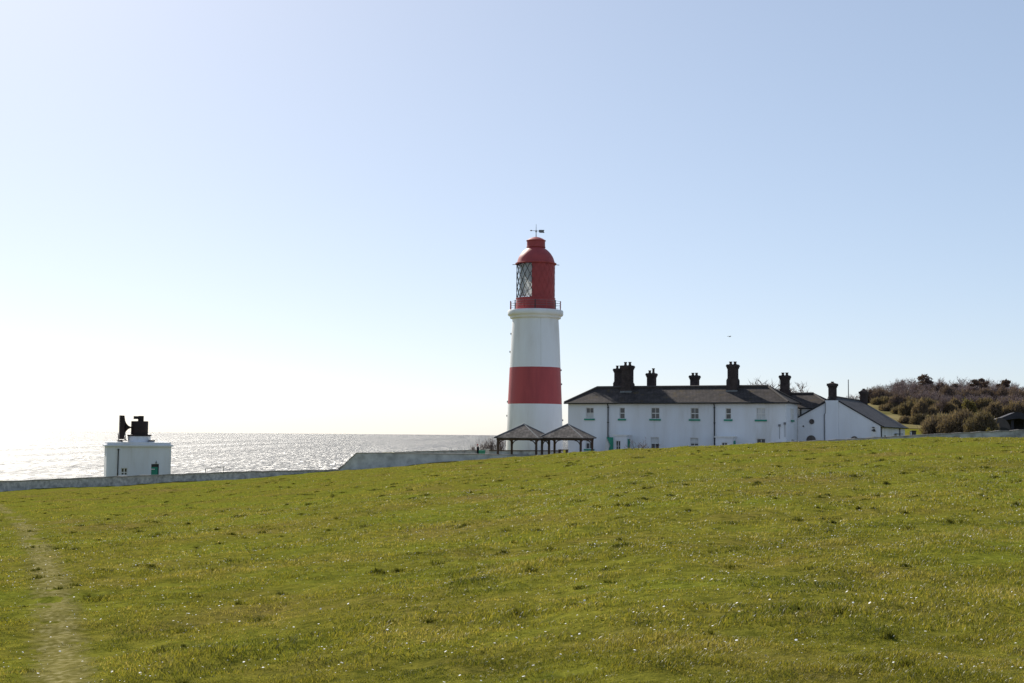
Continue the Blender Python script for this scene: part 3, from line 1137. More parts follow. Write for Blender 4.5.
# rear range: its roof and the chimney by the annexe show past the front range
zR2 = H_(800, 394.0, YB)[1]
zE2 = H_(803, 408.6, HW + .4)[1]
xr2 = H_(813.5, 394, YB)[0]
mb = MB()
mb.box(0.6, xr2 + 2.0, HW + .4, YB + 2.6, -.3, zE2)
mb.build('rear_wall', M['white'], house)
mb = MB()
hips, rid = hip_roof(mb, 0.6, xr2 + 2.2, HW + .4, YB + 2.6, zE2, zR2, 2.2, 2.2, oh=.22)
rr = mb.build('rear_roof', M['slate'], house)
mb = MB()
mb.tube(Vector(rid[0]) + Vector((0, 0, .03)), Vector(rid[1]) + Vector((0, 0, .03)), .13)
for a, b in hips:
    mb.tube(Vector(a), Vector(b), .09, .11)
mb.build('ridge_tiles', M['ridge'], rr)
chimney(house, 780.0, 789.8, 375.4, 372.6, YB - .3, zE2, stepbase=391)
xd = H_(797.2, 412, HW + .3)[0]
mb = MB()
mb.tube((HL + .22, HW + .3, zE2), (HL + .22, HW + .3, 1.5), .06)
mb.tube((HL + .1, HW + .14, zE2 + .03), (xr2 + 2, HW + .14, zE2 + .03), .07)
mb.build('downpipe', M['black'], house)


# porches
def porch(pxl, pxr, ytop, win, dep):
    """pxl..pxr: the front; the right hand return carries a green door"""
    x0, zt = H_(pxl, ytop, -dep)
    x1, _ = H_(pxr, ytop, -dep)
    wx0, wz1 = H_(win[0], win[2], -dep)
    wx1, _ = H_(win[1], win[2], -dep)
    mb = MB()
    mb.wall(x0, x1, -.3, zt - .1, -dep, -dep + .2, [(wx0, wx1, 0.6, wz1)])
    mb.box(x0, x0 + .2, -dep + .2, -.004, -.3, zt - .1)
    mb.box(x1 - .2, x1, -dep + .2, -.004, -.3, zt - .1)
    p = mb.build('porch', M['white'], house)
    mb = MB()
    mb.box(x0 - .10, x1 + .10, -dep - .10, -.003, zt - .098, zt + .03)
    mb.build('porch_roof', M['frame'], p)
    mb = MB()
    mb.box(x1 + .003, x1 + .05, -dep + .28, -.25, .15, zt - .38)
    mb.build('door', M['green'], p)
    w = MB()
    xm = (wx0 + wx1) / 2
    w.box(wx0 + .002, wx0 + .05, -dep + .08, -dep + .13, .6, wz1)
    w.box(wx1 - .05, wx1 - .002, -dep + .08, -dep + .13, .6, wz1)
    w.box(xm - .025, xm + .025, -dep + .08, -dep + .13, .6, wz1 - .05)
    w.box(wx0 + .05, wx1 - .05, -dep + .082, -dep + .128, wz1 - .05, wz1 - .002)
    w.box(wx0 + .05, wx1 - .05, -dep + .082, -dep + .128, (.6 + wz1) / 2 - .02, (.6 + wz1) / 2 + .02)
    w.build('porch_window', M['frame'], p)
    pm = MB()
    pm.box(wx0 + .003, wx1 - .003, -dep + .135, -dep + .15, .603, wz1 - .003)
    pm.build('pane', M['glass'], p)
    return x0, x1, zt, p


x0, x1, zt, p1 = porch(614.0, 626.6, 434.8, (615.6, 620.4, 440.6), 1.1)
porch(715.6, 732.6, 436.4, (721.6, 727.3, 442.4), 1.1)
# raking wing wall with a green boarded side, left of the first porch
gx0, gz1 = H_(606.4, 437.2, -1.2)
gx1 = x0 - .02
gz0 = 0.0
mb = MB()
mb.prism([(gx0 + .05, gz1), (gx1, gz1), (gx1, 0), (gx1 - .32, 0), (gx1 - .40, .8), (gx0 + .45, gz1 - .75)], -1.3, -1.22)
mb.build('porch_screen', M['green'], house)
mb = MB()
mb.prism([(gx0 - .25, -.2), (gx0 - .18, .6), (gx0 + .03, gz1 - .05), (gx0 + .35, gz1 - .75), (gx1 - .45, .8), (gx1 - .36, -.2)], -1.27, -1.0)
mb.build('wing_wall', M['cement'], house)

# ------------------------------------------------------------------ annexe
AC = HP + Vector((ca * HL - sa * HW, sa * HL + ca * HW, 0))     # rear right corner of the cottages
AG = -0.5
ann = empty('gabled_annexe', (AC.x, AC.y, AG), ROT)
tag(ann, 'low white gabled annexe with two black chimneys joining the right end of the cottages', 'house')


def A_(px, py, Y=0.0):
    p0 = (AC.x - sa * Y, AC.y + ca * Y)
    L, z = hit(px, py, p0, ROT)
    return L, z - AG


ax_, az = A_(832.0, 397.6)
bx_, bz = A_(880.3, 425.4)
lx_, lzz = A_(797.0, 416.6)
lx_ = max(lx_, 0.02)
AL = 15.2
sl = (az - bz) / (bx_ - ax_)
lzz = az - sl * (ax_ - lx_) if abs(lzz - (az - sl * (ax_ - lx_))) < .5 else lzz
print('annexe', ax_, az, bx_, bz, lx_, lzz)


def half_round(px, py_top, py_c, wpx, Y=0):
    xc, zt = A_(px, py_top, Y)
    r = wpx / 2 * 118 / F / ca
    return xc, zt, r


wmb = MB()
wmb.prism([(lx_, -.4), (bx_, -.4), (bx_, bz), (ax_, az), (lx_, lzz)], 0, .35)
wmb.box(bx_ - .35, bx_, .352, AL - .352, -.4, bz - .02)
wmb.box(lx_, lx_ + .35, .352, AL - .352, -.4, lzz - .02)
wmb.prism([(lx_, -.4), (bx_, -.4), (bx_, bz), (ax_, az), (lx_, lzz)], AL - .35, AL)
wmb.build('wall', M['white'], ann)
# chimney breast
b0, _ = A_(825.6, 410)
b1, _ = A_(838.6, 410)
mb = MB()
mb.box(b0, b1, -.16, -.003, -.4, A_(832, 400.4)[1])
mb.build('chimney_breast', M['white'], ann)
mb = MB()
xq, _ = A_(825.0, 420)
mb.tube((xq - .06, -.06, .2), (xq - .06, -.06, A_(825, 415)[1]), .035)
mb.path([(xq - .06, -.06, A_(825, 415)[1]), (xq + .08, -.2, A_(825, 413)[1]), (xq + .08, -.2, A_(825, 402)[1])], .03)
mb.build('downpipe', M['lead'], ann)
th, oh = .09, .05
nrm = Vector((sl, 1)).normalized()
mb = MB()
xe = bx_ + .25
ze = az - sl * (xe - ax_)
mb.prism([(ax_, az + .006), (xe, ze + .006), (xe, ze + th), (ax_, az + th + .02)], -oh, AL + oh)
xl = lx_ - .02
mb.prism([(ax_ - .001, az + .006), (ax_ - .001, az + th + .02), (xl, az - sl * (ax_ - xl) + th), (xl, az - sl * (ax_ - xl) + .006)], -oh, AL + oh)
ar = mb.build('roof', M['slate_new'], ann)
mb = MB()
mb.tube((ax_, -oh, az + th), (ax_, AL + oh, az + th), .12)
mb.build('ridge_tiles', M['ridge'], ar)
mb = MB()
mb.prism([(ax_, az - .03), (xe, ze - .03), (xe, ze + .004), (ax_, az + .004)], -oh - .03, -oh + .02)
mb.prism([(ax_ - .002, az - .16), (ax_ - .002, az + .004), (xl, az - sl * (ax_ - xl) + .004), (xl, az - sl * (ax_ - xl) - .03)], -oh - .03, -oh + .02)
mb.build('bargeboard', M['black'], ar)
mb = MB()
mb.tube((xe + .05, -oh, ze + .02), (xe + .05, AL + oh, ze + .02), .07)
mb.build('gutter', M['black'], ar)


def stack(px0, px1, ycap, ytop, Y, zb):
    w = .9
    for _ in range(8):
        x0, z1 = A_(px0, ycap, Y - w * .48)
        x1, _z = A_(px1, ycap, Y + w * .48)
        w = x1 - x0
    zt = A_((px0 + px1) / 2, ytop, Y)[1]
    w = x1 - x0
    y0, y1 = Y - w * .48, Y + w * .48
    mb = MB()
    mb.box(x0, x1, y0, y1, zb, z1 - .36)
    mb.box(x0 - .05, x1 + .05, y0 - .05, y1 + .05, z1 - .36, z1 - .22)
    mb.box(x0 - .12, x1 + .12, y0 - .12, y1 + .12, z1 - .22, z1)
    c = mb.build('chimney', M['brick'], ann)
    mb = MB()
    xm = (x0 + x1) / 2
    a, b = x0 - .05, x1 + .05
    mb.add([(a, y0, z1), (b, y0, z1), (b, y1, z1), (a, y1, z1), (xm - .12, Y - .12, zt - .1), (xm + .12, Y - .12, zt - .1), (xm + .12, Y + .12, zt - .1), (xm - .12, Y + .12, zt - .1)],
           [(0, 1, 5, 4), (1, 2, 6, 5), (2, 3, 7, 6), (3, 0, 4, 7), (4, 5, 6, 7)])
    mb.box(xm - .11, xm + .11, Y - .11, Y + .11, zt - .1, zt)
    mb.build('chimney_cap', M['pot'], c)


stack(828.2, 836.7, 383.6, 381.6, .30, A_(832, 400.4)[1])
stack(860.0, 867.6, 391.6, 388.6, AL - .6, az - 1)
# half round windows, round vent, notice board
for px, ptop, wd in ((811.2, 435.3, 8.4), (854.4, 436.2, 7.0)):
    xc, zt = A_(px, ptop)
    r = wd / 2 * 117 / F / ca
    zc = zt - r
    fr = MB()
    outer = [(xc + r * math.cos(t), zc + r * math.sin(t)) for t in np.linspace(0, PI, 17)]
    inner = [(xc + (r - .08) * math.cos(t), zc + (r - .08) * math.sin(t)) for t in np.linspace(0, PI, 17)]
    for k in range(16):
        fr.prism([outer[k], outer[k + 1], inner[k + 1], inner[k]], -.06, .0)
    fr.box(xc - r, xc - r + .08, -.06, 0, 0.3, zc)
    fr.box(xc + r - .08, xc + r, -.06, 0, 0.3, zc)
    for t in (PI / 4, PI / 2, 3 * PI / 4):
        fr.tube((xc, -.035, zc), (xc + (r - .06) * math.cos(t), -.035, zc + (r - .06) * math.sin(t)), .025, n=6)
    fr.box(xc - r + .08, xc + r - .08, -.055, -.012, zc - .03, zc + .03)
    w = fr.build('arched_window', M['hut'], ann)
    pm = MB()
    pm.prism([(xc + (r - .02) * math.cos(t), zc + (r - .02) * math.sin(t)) for t in np.linspace(0, PI, 17)] + [(xc - r + .02, 0.3), (xc + r - .02, 0.3)], -.022, -.004)
    pm.build('pane', M['glass'], w)
xc, zc = A_(811.8, 421.6)
mb = MB()
pts = [(xc + .19 * math.cos(t), -.04, zc + .19 * math.sin(t)) for t in np.linspace(0, 2 * PI, 21)]
mb.path(pts, .05, 6)
mb.tube((xc, -.02, zc), (xc, -.035, zc), .17, n=20)
mb.build('round_vent', M['hut'], ann)
xc, zc = A_(803.4, 426.2)
mb = MB()
mb.tube((xc, -.06, zc), (xc, .0, zc), .07, n=10)
mb.build('pipe_end', M['dark'], ann)
xa, z1 = A_(871.0, 426.6)
xb, z0 = A_(876.4, 436)
mb = MB()
mb.box(xa, xb, -.05, -.003, z0, z1)
nb_ = mb.build('notice_board', M['frame'], ann)
mb = MB()
xm, zm = A_(873.6, 429.4)
mb.box(xm - .1, xm + .1, -.2, -.052, zm + .14, zm + .22)
mb.prism([(xm - .05, zm + .05), (xm + .12, zm + .05), (xm + .2, zm - .18), (xm - .02, zm - .2)], -.11, -.052)
mb.tube((xm - .1, -.07, zm - .14), (xm - .1, -.07, zm - .02), .05, n=8)
mb.build('emblem', M['dark'], nb_)
# openings along the right hand side wall
for Y, wd, zt, zb, nm in ((2.3, .8, 2.35, 1.2, 'window'), (6.0, .5, 2.0, 1.0, 'window'), (7.3, .55, 2.15, 1.0, 'window'), (9.0, .9, 2.3, 0.2, 'door'), (13.6, .5, 2.3, 1.3, 'window')):
    mb = MB()
    mb.box(bx_ + .003, bx_ + .05, Y - wd / 2, Y + wd / 2, zb, zt)
    f = mb.build(nm, M['frame'], ann)
    if nm == 'window':
        mb = MB()
        mb.box(bx_ + .052, bx_ + .06, Y - wd / 2 + .07, Y + wd / 2 - .07, zb + .07, zt - .07)
        mb.build('pane', M['glass'], f)
    else:
        mb = MB()
        mb.box(bx_ + .003, bx_ + .6, Y - .7, Y + .7, zt + .1, zt + .17)
        mb.build('door_canopy', M['black'], f)
for Y in (.12, 11.2):
    mb = MB()
    mb.tube((bx_ + .08, Y, 0), (bx_ + .08, Y, ze), .05)
    mb.build('downpipe', M['black'], ann)


# ------------------------------------------------------------------ pavilions
def pavilion(px, label):
    D = 114.5
    c = at(px, 440, D)
    g = -0.62
    th_ = math.radians(-20)
    root = empty('timber_pavilion', (c.x, c.y, g), th_)
    tag(root, label, 'shelter', 'pyramid roofed timber pavilions')
    R_ = 29.8 * D / F
    h = R_ / math.sqrt(2)
    ze_ = at(px, 438.4, D).z - g
    zt_ = at(px, 424.2, D).z - g
    oh_ = .19
    mb = MB()
    e = h + oh_
    th2 = .07
    mb.add([(-e, -e, ze_), (e, -e, ze_), (e, e, ze_), (-e, e, ze_), (-e, -e, ze_ + th2), (e, -e, ze_ + th2), (e, e, ze_ + th2), (-e, e, ze_ + th2), (0, 0, zt_), (0, 0, zt_ - .15)],
           [(0, 1, 5, 4), (1, 2, 6, 5), (2, 3, 7, 6), (3, 0, 4, 7), (4, 5, 8), (5, 6, 8), (6, 7, 8), (7, 4, 8), (1, 0, 9), (2, 1, 9), (3, 2, 9), (0, 3, 9)])
    rf = mb.build('roof', M['shingle'], root)
    mb = MB()
    for sx, sy in ((-1, -1), (1, -1), (1, 1), (-1, 1)):
        mb.tube((sx * e, sy * e, ze_ + th2), (0, 0, zt_ + .02), .045, n=6)
    mb.lathe([(.16, zt_ - .1), (.10, zt_ + .04), (0, zt_ + .09)], 10)
    mb.build('hip_capping', M['lead'], rf)
    for k, (sx, sy) in enumerate(((-1, -1), (1, -1), (1, 1), (-1, 1))):
        mb = MB()
        x, y = sx * (h - .1), sy * (h - .1)
        mb.box(x - .085, x + .085, y - .085, y + .085, -.3, ze_ - .17)
        po = mb.build('post', M['timber'], root, bevel=.01)
        for dx, dy in ((-sx, 0), (0, -sy)):
            mb = MB()
            pts = []
            for t in np.linspace(0, 1, 6):
                a = t * PI / 2
                rr_ = .50
                off = rr_ * (1 - math.cos(a))
                zz_ = ze_ - .17 - rr_ + rr_ * math.sin(a)
                pts.append((x + dx * (.05 + off), y + dy * (.05 + off), zz_))
            mb.path(pts, .045, 6)
            mb.build('brace', M['timber'], po)
    for k in range(4):
        a = k * PI / 2
        mb = MB()
        if k % 2 == 0:
            y = (h - .1) * (1 if k == 0 else -1)
            mb.box(-h - .02, h + .02, y - .06, y + .06, ze_ - .168, ze_ + .0)
        else:
            x = (h - .1) * (1 if k == 1 else -1)
            mb.box(x - .055, x + .055, -h - .018, h + .018, ze_ - .165, ze_ - .003)
        mb.build('beam', M['timber'], root)
    return root


pavilion(523.8, 'timber pavilion with grey pyramid roof standing in front of the lighthouse base')
pavilion(567.4, 'timber pavilion with grey pyramid roof overlapping the left corner of the cottages')


# ------------------------------------------------------------------ walls
def wall_run(name, pts, m, cm, thick=.45, cap=.10, label=None, low=-1.2, cat='wall'):
    """pts: (x, y, ztop); body and coping follow the run"""
    root = empty(name, (pts[0][0], pts[0][1], pts[0][2] - 1))
    o = Vector(root.location)
    body, cop = MB(), MB()
    P = [Vector(p) - o for p in pts]

    def sweep(mb, half, zlo, zhi):
        vs = []
        for i, p in enumerate(P):
            d = P[min(i + 1, len(P) - 1)] - P[max(i - 1, 0)]
            n = Vector((-d.y, d.x, 0)).normalized() * half
            g = gz(p.x + o.x, p.y + o.y) - o.z
            zl = zlo(p, g)
            zh = zhi(p)
            vs += [(p.x - n.x, p.y - n.y, zl), (p.x + n.x, p.y + n.y, zl), (p.x + n.x, p.y + n.y, zh), (p.x - n.x, p.y - n.y, zh)]
        fs = []
        for i in range(len(P) - 1):
            a = i * 4
            for k in range(4):
                fs.append((a + k, a + (k + 1) % 4, a + 4 + (k + 1) % 4, a + 4 + k))
        fs += [(0, 1, 2, 3), tuple(range(len(P) * 4 - 4, len(P) * 4))]
        mb.add(vs, fs)
    sweep(body, thick / 2, lambda p, g: min(g, p.z - .3) + low, lambda p: p.z - cap)
    body.build('masonry', m, root)
    sweep(cop, thick / 2 + .05, lambda p, g: p.z - cap + .002, lambda p: p.z)
    cop.build('coping', cm, root)
    tag(root, label, cat)
    return root


pts = []
for px in np.linspace(-330, 346, 60):
    py = np.interp(px, [-330, 0, 100, 170, 240, 346], [496, 481.2, 476.8, 474.2, 471.3, 469.2])
    D = np.interp(px, [-330, 0, 346], [140, 133, 119])
    p = at(px, py, D)
    pts.append((p.x, p.y, p.z + .05 * math.sin(px * .23) * .5))
wall_run('boundary_wall', pts, M['stone'], M['coping'], label='long low grey stone wall along the seaward left edge of the field')
# taller cement wall with raking end
pts = []
for px, py in ((338.5, 470.8), (344, 466.0), (350, 459.6), (357.5, 452.6), (380, 452.4), (410, 453.0), (440, 453.4), (470, 453.7), (500, 454.3), (530, 454.6), (552, 455.0)):
    D = np.interp(px, [338, 552], [118.5, 111.5])
    p = at(px, py, D)
    pts.append((p.x, p.y, p.z))
wall_run('yard_wall', pts, M['cement'], M['coping'], label='tall dark grey cement wall with sloping left end below the lighthouse', cap=.06)
# raking buttress just behind the sloping end
b0, b1 = at(337, 470.4, 121.5), at(347.5, 462.6, 121.5)
rb = empty('raking_rail', b0)
mb = MB()
d = b1 - b0
mb.tube((0, 0, -.0), d, .09)
mb.tube((0, 0, -.0), (0, 0, -.8), .04)
mb.tube(d, d + Vector((0, 0, -1.6)), .04)
mb.tube(d * .5, d * .5 + Vector((0, 0, -1.2)), .04)
mb.build('handrail', M['hut'], rb)
tag(rb, 'thin sloping handrail beside the raked end of the cement wall', 'handrail')
# second wall further back in the yard
pts = []
for px, py in ((396, 451.9), (420, 451.1), (445, 450.5), (470, 449.9), (483.6, 449.8)):
    p = at(px, py, np.interp(px, [396, 484], [165, 158]))
    pts.append((p.x, p.y, p.z))
wall_run('garden_wall', pts, M['whitewash'], M['coping'], label='thin pale topped wall behind the tall cement wall', cap=.1, low=-.4)
pts = []
for px, py in ((484, 449.0), (490.2, 449.0)):
    p = at(px, py, 150)
    pts.append((p.x, p.y, p.z))
wall_run('wall_pier', pts, M['whitewash'], M['whitewash'], label='short cream wall end between green chest and pavilion', cap=.1, low=-.4)
pts = []
for px, py in ((490.4, 450.0), (520, 450.2), (562, 450.3)):
    p = at(px, py, np.interp(px, [490, 562], [131, 127]))
    pts.append((p.x, p.y, p.z))
wall_run('terrace_wall', pts, M['whitewash'], M['timber'], label='low white wall with brown coping behind the pavilion posts', cap=.09, low=-.4)
# whitewashed field wall on the right
pts = []
for px in np.linspace(672, 1240, 60):
    py = np.interp(px, [672, 700, 770, 830, 860, 930, 1022, 1240], [448.4, 446.4, 442.4, 439.8, 438.0, 434.0, 429.6, 419])
    p = at(px, py, np.interp(px, [672, 1240], [104, 98]))
    pts.append((p.x, p.y, p.z + .03 * math.sin(px * .31)))
wall_run('field_wall', pts, M['whitewash'], M['coping'], label='low whitewashed stone wall along the right hand crest of the field', cap=.08)

# ------------------------------------------------------------------ small things in the yard
g = at(563.3, 449.4, 122)
tb = empty('picnic_table', (g.x, g.y, -.55), math.radians(-20))
tag(tb, 'dark timber picnic table between the pavilion posts and the cottage corner', 'table')
zt = g.z + .55
mb = MB()
mb.box(-.42, .42, -.35, .35, zt - .06, zt)
mb.build('tabletop', M['timber'], tb)
for sx in (-1, 1):
    mb = MB()
    mb.box(sx * .36 - .04, sx * .36 + .04, -.3, .3, -.05, zt - .063)
    mb.build('leg', M['timber'], tb)
for sy in (-1, 1):
    mb = MB()
    mb.box(-.42, .42, sy * .62 - .12, sy * .62 + .12, zt * .55 - .05, zt * .55)
    mb.box(-.4, -.32, sy * .5 - .2, sy * .5 + .1, zt * .4, zt * .4 + .06)
    mb.box(.32, .4, sy * .5 - .2, sy * .5 + .1, zt * .4, zt * .4 + .06)
    mb.build('bench_seat', M['timber'], tb)

g0 = at(481.7, 450.2, 150)
gg = gz(g0.x, g0.y)
gb = empty('storage_chest', (g0.x, g0.y, gg), .2)
tag(gb, 'low green chest on the yard beside the person in dark clothes', 'chest')
hh = g0.z - gg
mb = MB()
mb.box(-.36, .36, -.3, .3, -.05, hh - .14)
mb.build('body', M['green'], gb)
mb = MB()
mb.prism([(-.40, hh - .138), (.40, hh - .138), (.40, hh - .06), (.3, hh), (-.3, hh), (-.40, hh - .06)], -.33, .33)
mb.build('lid', M['green'], gb)


def skin_mesh(name, verts, edges, radii, m, parent, root=0, lev=2):
    me = bpy.data.meshes.new(name)
    me.from_pydata(verts, edges, [])
    o = bpy.data.objects.new(name, me)
    COL.objects.link(o)
    s = o.modifiers.new('skin', 'SKIN')
    for i, r in enumerate(radii):
        sv = me.skin_vertices[0].data[i]
        sv.radius = (r, r) if not isinstance(r, tuple) else r
        sv.use_root = (i == root)
    o.modifiers.new('sub', 'SUBSURF').levels = lev
    o.modifiers['sub'].render_levels = lev
    dg = bpy.context.evaluated_depsgraph_get()
    ev = o.evaluated_get(dg)
    nm = bpy.data.meshes.new_from_object(ev)
    o.modifiers.clear()
    o.data = nm
    nm.name = name
    nm.materials.clear()
    nm.materials.append(m)
    nm.polygons.foreach_set('use_smooth', [True] * len(nm.polygons))
    o.parent = parent
    return o


# person: facing left, one arm bent in front, holding nothing
pg = at(478.0, 444.3, 150)
ground_p = gz(pg.x, pg.y)
ph = pg.z - ground_p
print('person height', ph)
pe = empty('person', (pg.x, pg.y, ground_p), 0)
tag(pe, 'person in dark jacket and red hat standing behind the yard wall', 'person')
S = max(min(ph, 1.85), 1.2) / 1.75
body_v = [(0, 0, .95), (0, 0, 1.12), (-.02, 0, 1.30), (-.03, 0, 1.44), (-.04, 0, 1.53), (-.06, 0, 1.63),
          (-.02, .17, 1.42), (.06, .23, 1.16), (-.14, .20, 1.00), (-.22, .19, .97),
          (-.02, -.17, 1.42), (.05, -.23, 1.15), (-.16, -.18, 1.02), (-.24, -.16, 1.0),
          (0, .09, .88), (-.03, .10, .50), (.03, .10, .09), (-.14, .11, .04),
          (0, -.09, .88), (-.01, -.10, .50), (.05, -.10, .09), (-.12, -.11, .04)]
body_e = [(0, 1), (1, 2), (2, 3), (3, 4), (4, 5), (3, 6), (6, 7), (7, 8), (8, 9), (3, 10), (10, 11), (11, 12), (12, 13), (0, 14), (14, 15), (15, 16), (16, 17), (0, 18), (18, 19), (19, 20), (20, 21)]
body_r = [(.14, .17), (.13, .16), (.14, .18), (.10, .13), .06, .085, .075, .055, .042, .04, .075, .055, .042, .04, .10, .065, .045, .045, .10, .065, .045, .045]
body = skin_mesh('body', [tuple(c * S for c in v) for v in body_v], body_e, [tuple(q * S for q in r) if isinstance(r, tuple) else r * S for r in body_r], M['skin'], pe)
jk = [(0, 0, .84), (0, 0, 1.0), (0, 0, 1.14), (-.02, 0, 1.31), (-.03, 0, 1.46), (-.02, .17, 1.43), (.06, .235, 1.16), (-.11, .205, 1.01), (-.02, -.17, 1.43), (.05, -.235, 1.15), (-.13, -.185, 1.03)]
je = [(0, 1), (1, 2), (2, 3), (3, 4), (4, 5), (5, 6), (6, 7), (4, 8), (8, 9), (9, 10)]
jr = [(.19, .22), (.18, .21), (.17, .20), (.17, .21), (.10, .14), .10, .08, .062, .10, .08, .062]
skin_mesh('jacket', [tuple(c * S for c in v) for v in jk], je, [tuple(q * S for q in r) if isinstance(r, tuple) else r * S for r in jr], M['cloth'], pe)
tr = [(0, 0, .93), (0, .09, .86), (-.03, .10, .50), (.03, .10, .10), (0, -.09, .86), (-.01, -.10, .50), (.05, -.10, .10)]
skin_mesh('trousers', [tuple(c * S for c in v) for v in tr], [(0, 1), (1, 2), (2, 3), (0, 4), (4, 5), (5, 6)], [(.15 * S, .17 * S), .12 * S, .085 * S, .07 * S, .12 * S, .085 * S, .07 * S], M['cloth'], pe)
mb = MB()
mb.lathe([(.108 * S, 1.655 * S), (.112 * S, 1.69 * S), (.10 * S, 1.74 * S), (.06 * S, 1.775 * S), (0, 1.785 * S)], 16, c=(-.055 * S, 0))
mb.build('hat', M['hat'], pe, True)
mb = MB()
for sy in (-1, 1):
    mb.lathe([(0, 1.642 * S), (.012 * S, 1.65 * S), (0, 1.658 * S)], 8, c=(-.142 * S, sy * .032 * S))
mb.tube((-.14 * S, 0, 1.64 * S), (-.165 * S, 0, 1.61 * S), .010 * S, .016 * S)
mb.box(-.143 * S, -.135 * S, -.025 * S, .025 * S, 1.578 * S, 1.586 * S)
mb.build('face', M['skin'], pe)

# metal hoop barrier beyond the boundary wall
b0, b1 = at(205.5, 468.6, 150), at(223.6, 467.0, 150)
br_ = empty('hoop_barrier', (b0.x, b0.y, gz(b0.x, b0.y)))
tag(br_, 'thin dark metal barrier of two posts and a rail against the sea', 'barrier')
o = Vector(br_.location)
for b in (b0, b1):
    mb = MB()
    q = b - o
    mb.tube((q.x, q.y, -.2), (q.x, q.y, q.z), .04)
    mb.build('post', M['lead'], br_)
mb = MB()
mb.tube(b0 - o, b1 - o, .035)
mb.build('rail', M['lead'], br_)

# flagpole and bin
fp = at(848.3, 380.6, 150)
fg = gz(fp.x, fp.y)
fl = empty('flagpole', (fp.x, fp.y, fg))
tag(fl, 'thin bare flagpole rising behind the annexe between its two chimneys', 'flagpole')
mb = MB()
mb.tube((0, 0, -.2), (0, 0, fp.z - fg), .08, .05)
mb.build('pole', M['lead'], fl)
mb = MB()
mb.lathe([(0, fp.z - fg - .02), (.09, fp.z - fg + .06), (0, fp.z - fg + .15)], 10)
mb.build('finial', M['lead'], fl)

bp = at(913.1, 430.5, 128)
bg = gz(bp.x, bp.y)
bn = empty('litter_bin', (bp.x, bp.y, bg))
tag(bn, 'dark square litter bin on the grass right of the annexe', 'bin')
hh = max(bp.z - bg, .6)
mb = MB()
mb.box(-.2, .24, -.2, .2, -.1, hh - .12)
mb.build('body', M['dark'], bn, bevel=.02)
mb = MB()
mb.box(-.23, .27, -.23, .23, hh - .118, hh)
mb.build('lid', M['black'], bn, bevel=.02)
mb = MB()
mb.box(-.28, -.2, -.2, .2, -.1, hh - .13)
mb.build('side_panel', M['frame'], bn)

# bird
bd = at(729.7, 336.6, 230)
bo = empty('gull', bd, .5)
tag(bo, 'small grey gull gliding in the sky above the tallest cottage chimney', 'bird')
mb = MB()
mb.lathe([(0, -.25), (.05, -.2), (.085, -.05), (.08, .08), (.05, .17), (.035, .2), (.045, .24), (.03, .29), (0, .33)], 10)
mb.v = [(z, y, x * .8) for x, y, z in mb.v]
mb.build('body', M['bird'], bo, True)
for sy in (-1, 1):
    mb = MB()
    sec = [(0, .05, .10, .12, .03), (.0, .28, .11, .20, .02), (-.06, .6, .07, .13, .01)]
    vs, fs = [], []
    for cx_, yy, ch, zz_, t in sec:
        vs += [(cx_ + ch, sy * yy, zz_ - .08), (cx_, sy * yy, zz_ - .08 + t), (cx_ - ch, sy * yy, zz_ - .08), (cx_, sy * yy, zz_ - .08 - t)]
    for k in range(2):
        for j in range(4):
            fs.append((k * 4 + j, k * 4 + (j + 1) % 4, k * 4 + 4 + (j + 1) % 4, k * 4 + 4 + j))
    fs += [(0, 1, 2, 3), (8, 9, 10, 11)]
    mb.add(vs, fs)
    mb.build('wing', M['bird'], bo, True)

# ------------------------------------------------------------------ foghorn house
DF = 178.0
fc = at(138.9, 460, DF)
kf = DF / F
az_f = math.atan2(fc.x, fc.y)
fr_rot = -az_f + math.radians(4)
FG = at(137, 478.6, DF).z
fh = empty('foghorn_house', (fc.x, fc.y, FG), fr_rot)
tag(fh, 'small square white foghorn house with flat roof and green door beside the sea', 'house')


def fx(px):
    return (px - 138.9) * kf


def fzz(py, px=137):
    return at(px, py, DF).z - FG


ztop = fzz(446.6)
hw = 31.0 * kf
dp = 6.4
mb = MB()
xdl, xdr, zdt = fx(151.0), fx(158.4), fzz(464.0)
xwl, xwr, zwt = fx(122.2), fx(128.2), fzz(468.0)
mb.wall(-hw + .02, hw, -1.5, ztop, 0, .4, [(xdl, xdr, -.05, zdt), (xwl, xwr, .55, zwt)])
mb.box(-hw + .02, -hw + .42, .4, dp - .4, -1.5, ztop)
mb.box(hw - .4, hw, .4, dp - .4, -1.5, ztop)
mb.box(-hw + .02, hw, dp - .4, dp, -1.5, ztop)
mb.build('wall', M['white'], fh)
mb = MB()
e = .26
mb.box(-hw - e, hw + e, -e, dp + e, ztop + .002, ztop + .22)
mb.box(-hw - .1, hw + .1, -.1, dp + .1, ztop + .222, fzz(444.6))
mb.box(-hw + .06, hw - .06, .06, dp - .06, fzz(444.6), fzz(442.3))
rf = mb.build('roof', M['white'], fh, bevel=.02)
mb = MB()
xs = fx(151.0) + .02
mb.box(xdl + .003, xdr - .14, .2, .28, -.05, zdt - .42)
dr = mb.build('door', M['green'], fh)
mb = MB()
mb.box(xdl + .003, xdr - .003, .3, .34, -.05, zdt)
mb.build('doorway', M['dark'], dr)
mb = MB()
mb.box(fx(150.4), fx(154.6), .12, .198, zdt - .78, zdt - .66)
mb.build('sign', M['frame'], dr)
mb = MB()
mb.tube((fx(155.6), -.03, zdt + .1), (fx(155.6), -.03, zdt + .45), .05)
mb.box(fx(155.6) - .12, fx(155.6) + .12, -.14, -.003, zdt + .08, zdt + .22)
mb.build('wall_lamp', M['lead'], fh)
w = MB()
xm = (xwl + xwr) / 2
w.box(xwl, xwl + .09, .13, .19, .55, zwt)
w.box(xwr - .09, xwr, .13, .19, .55, zwt)
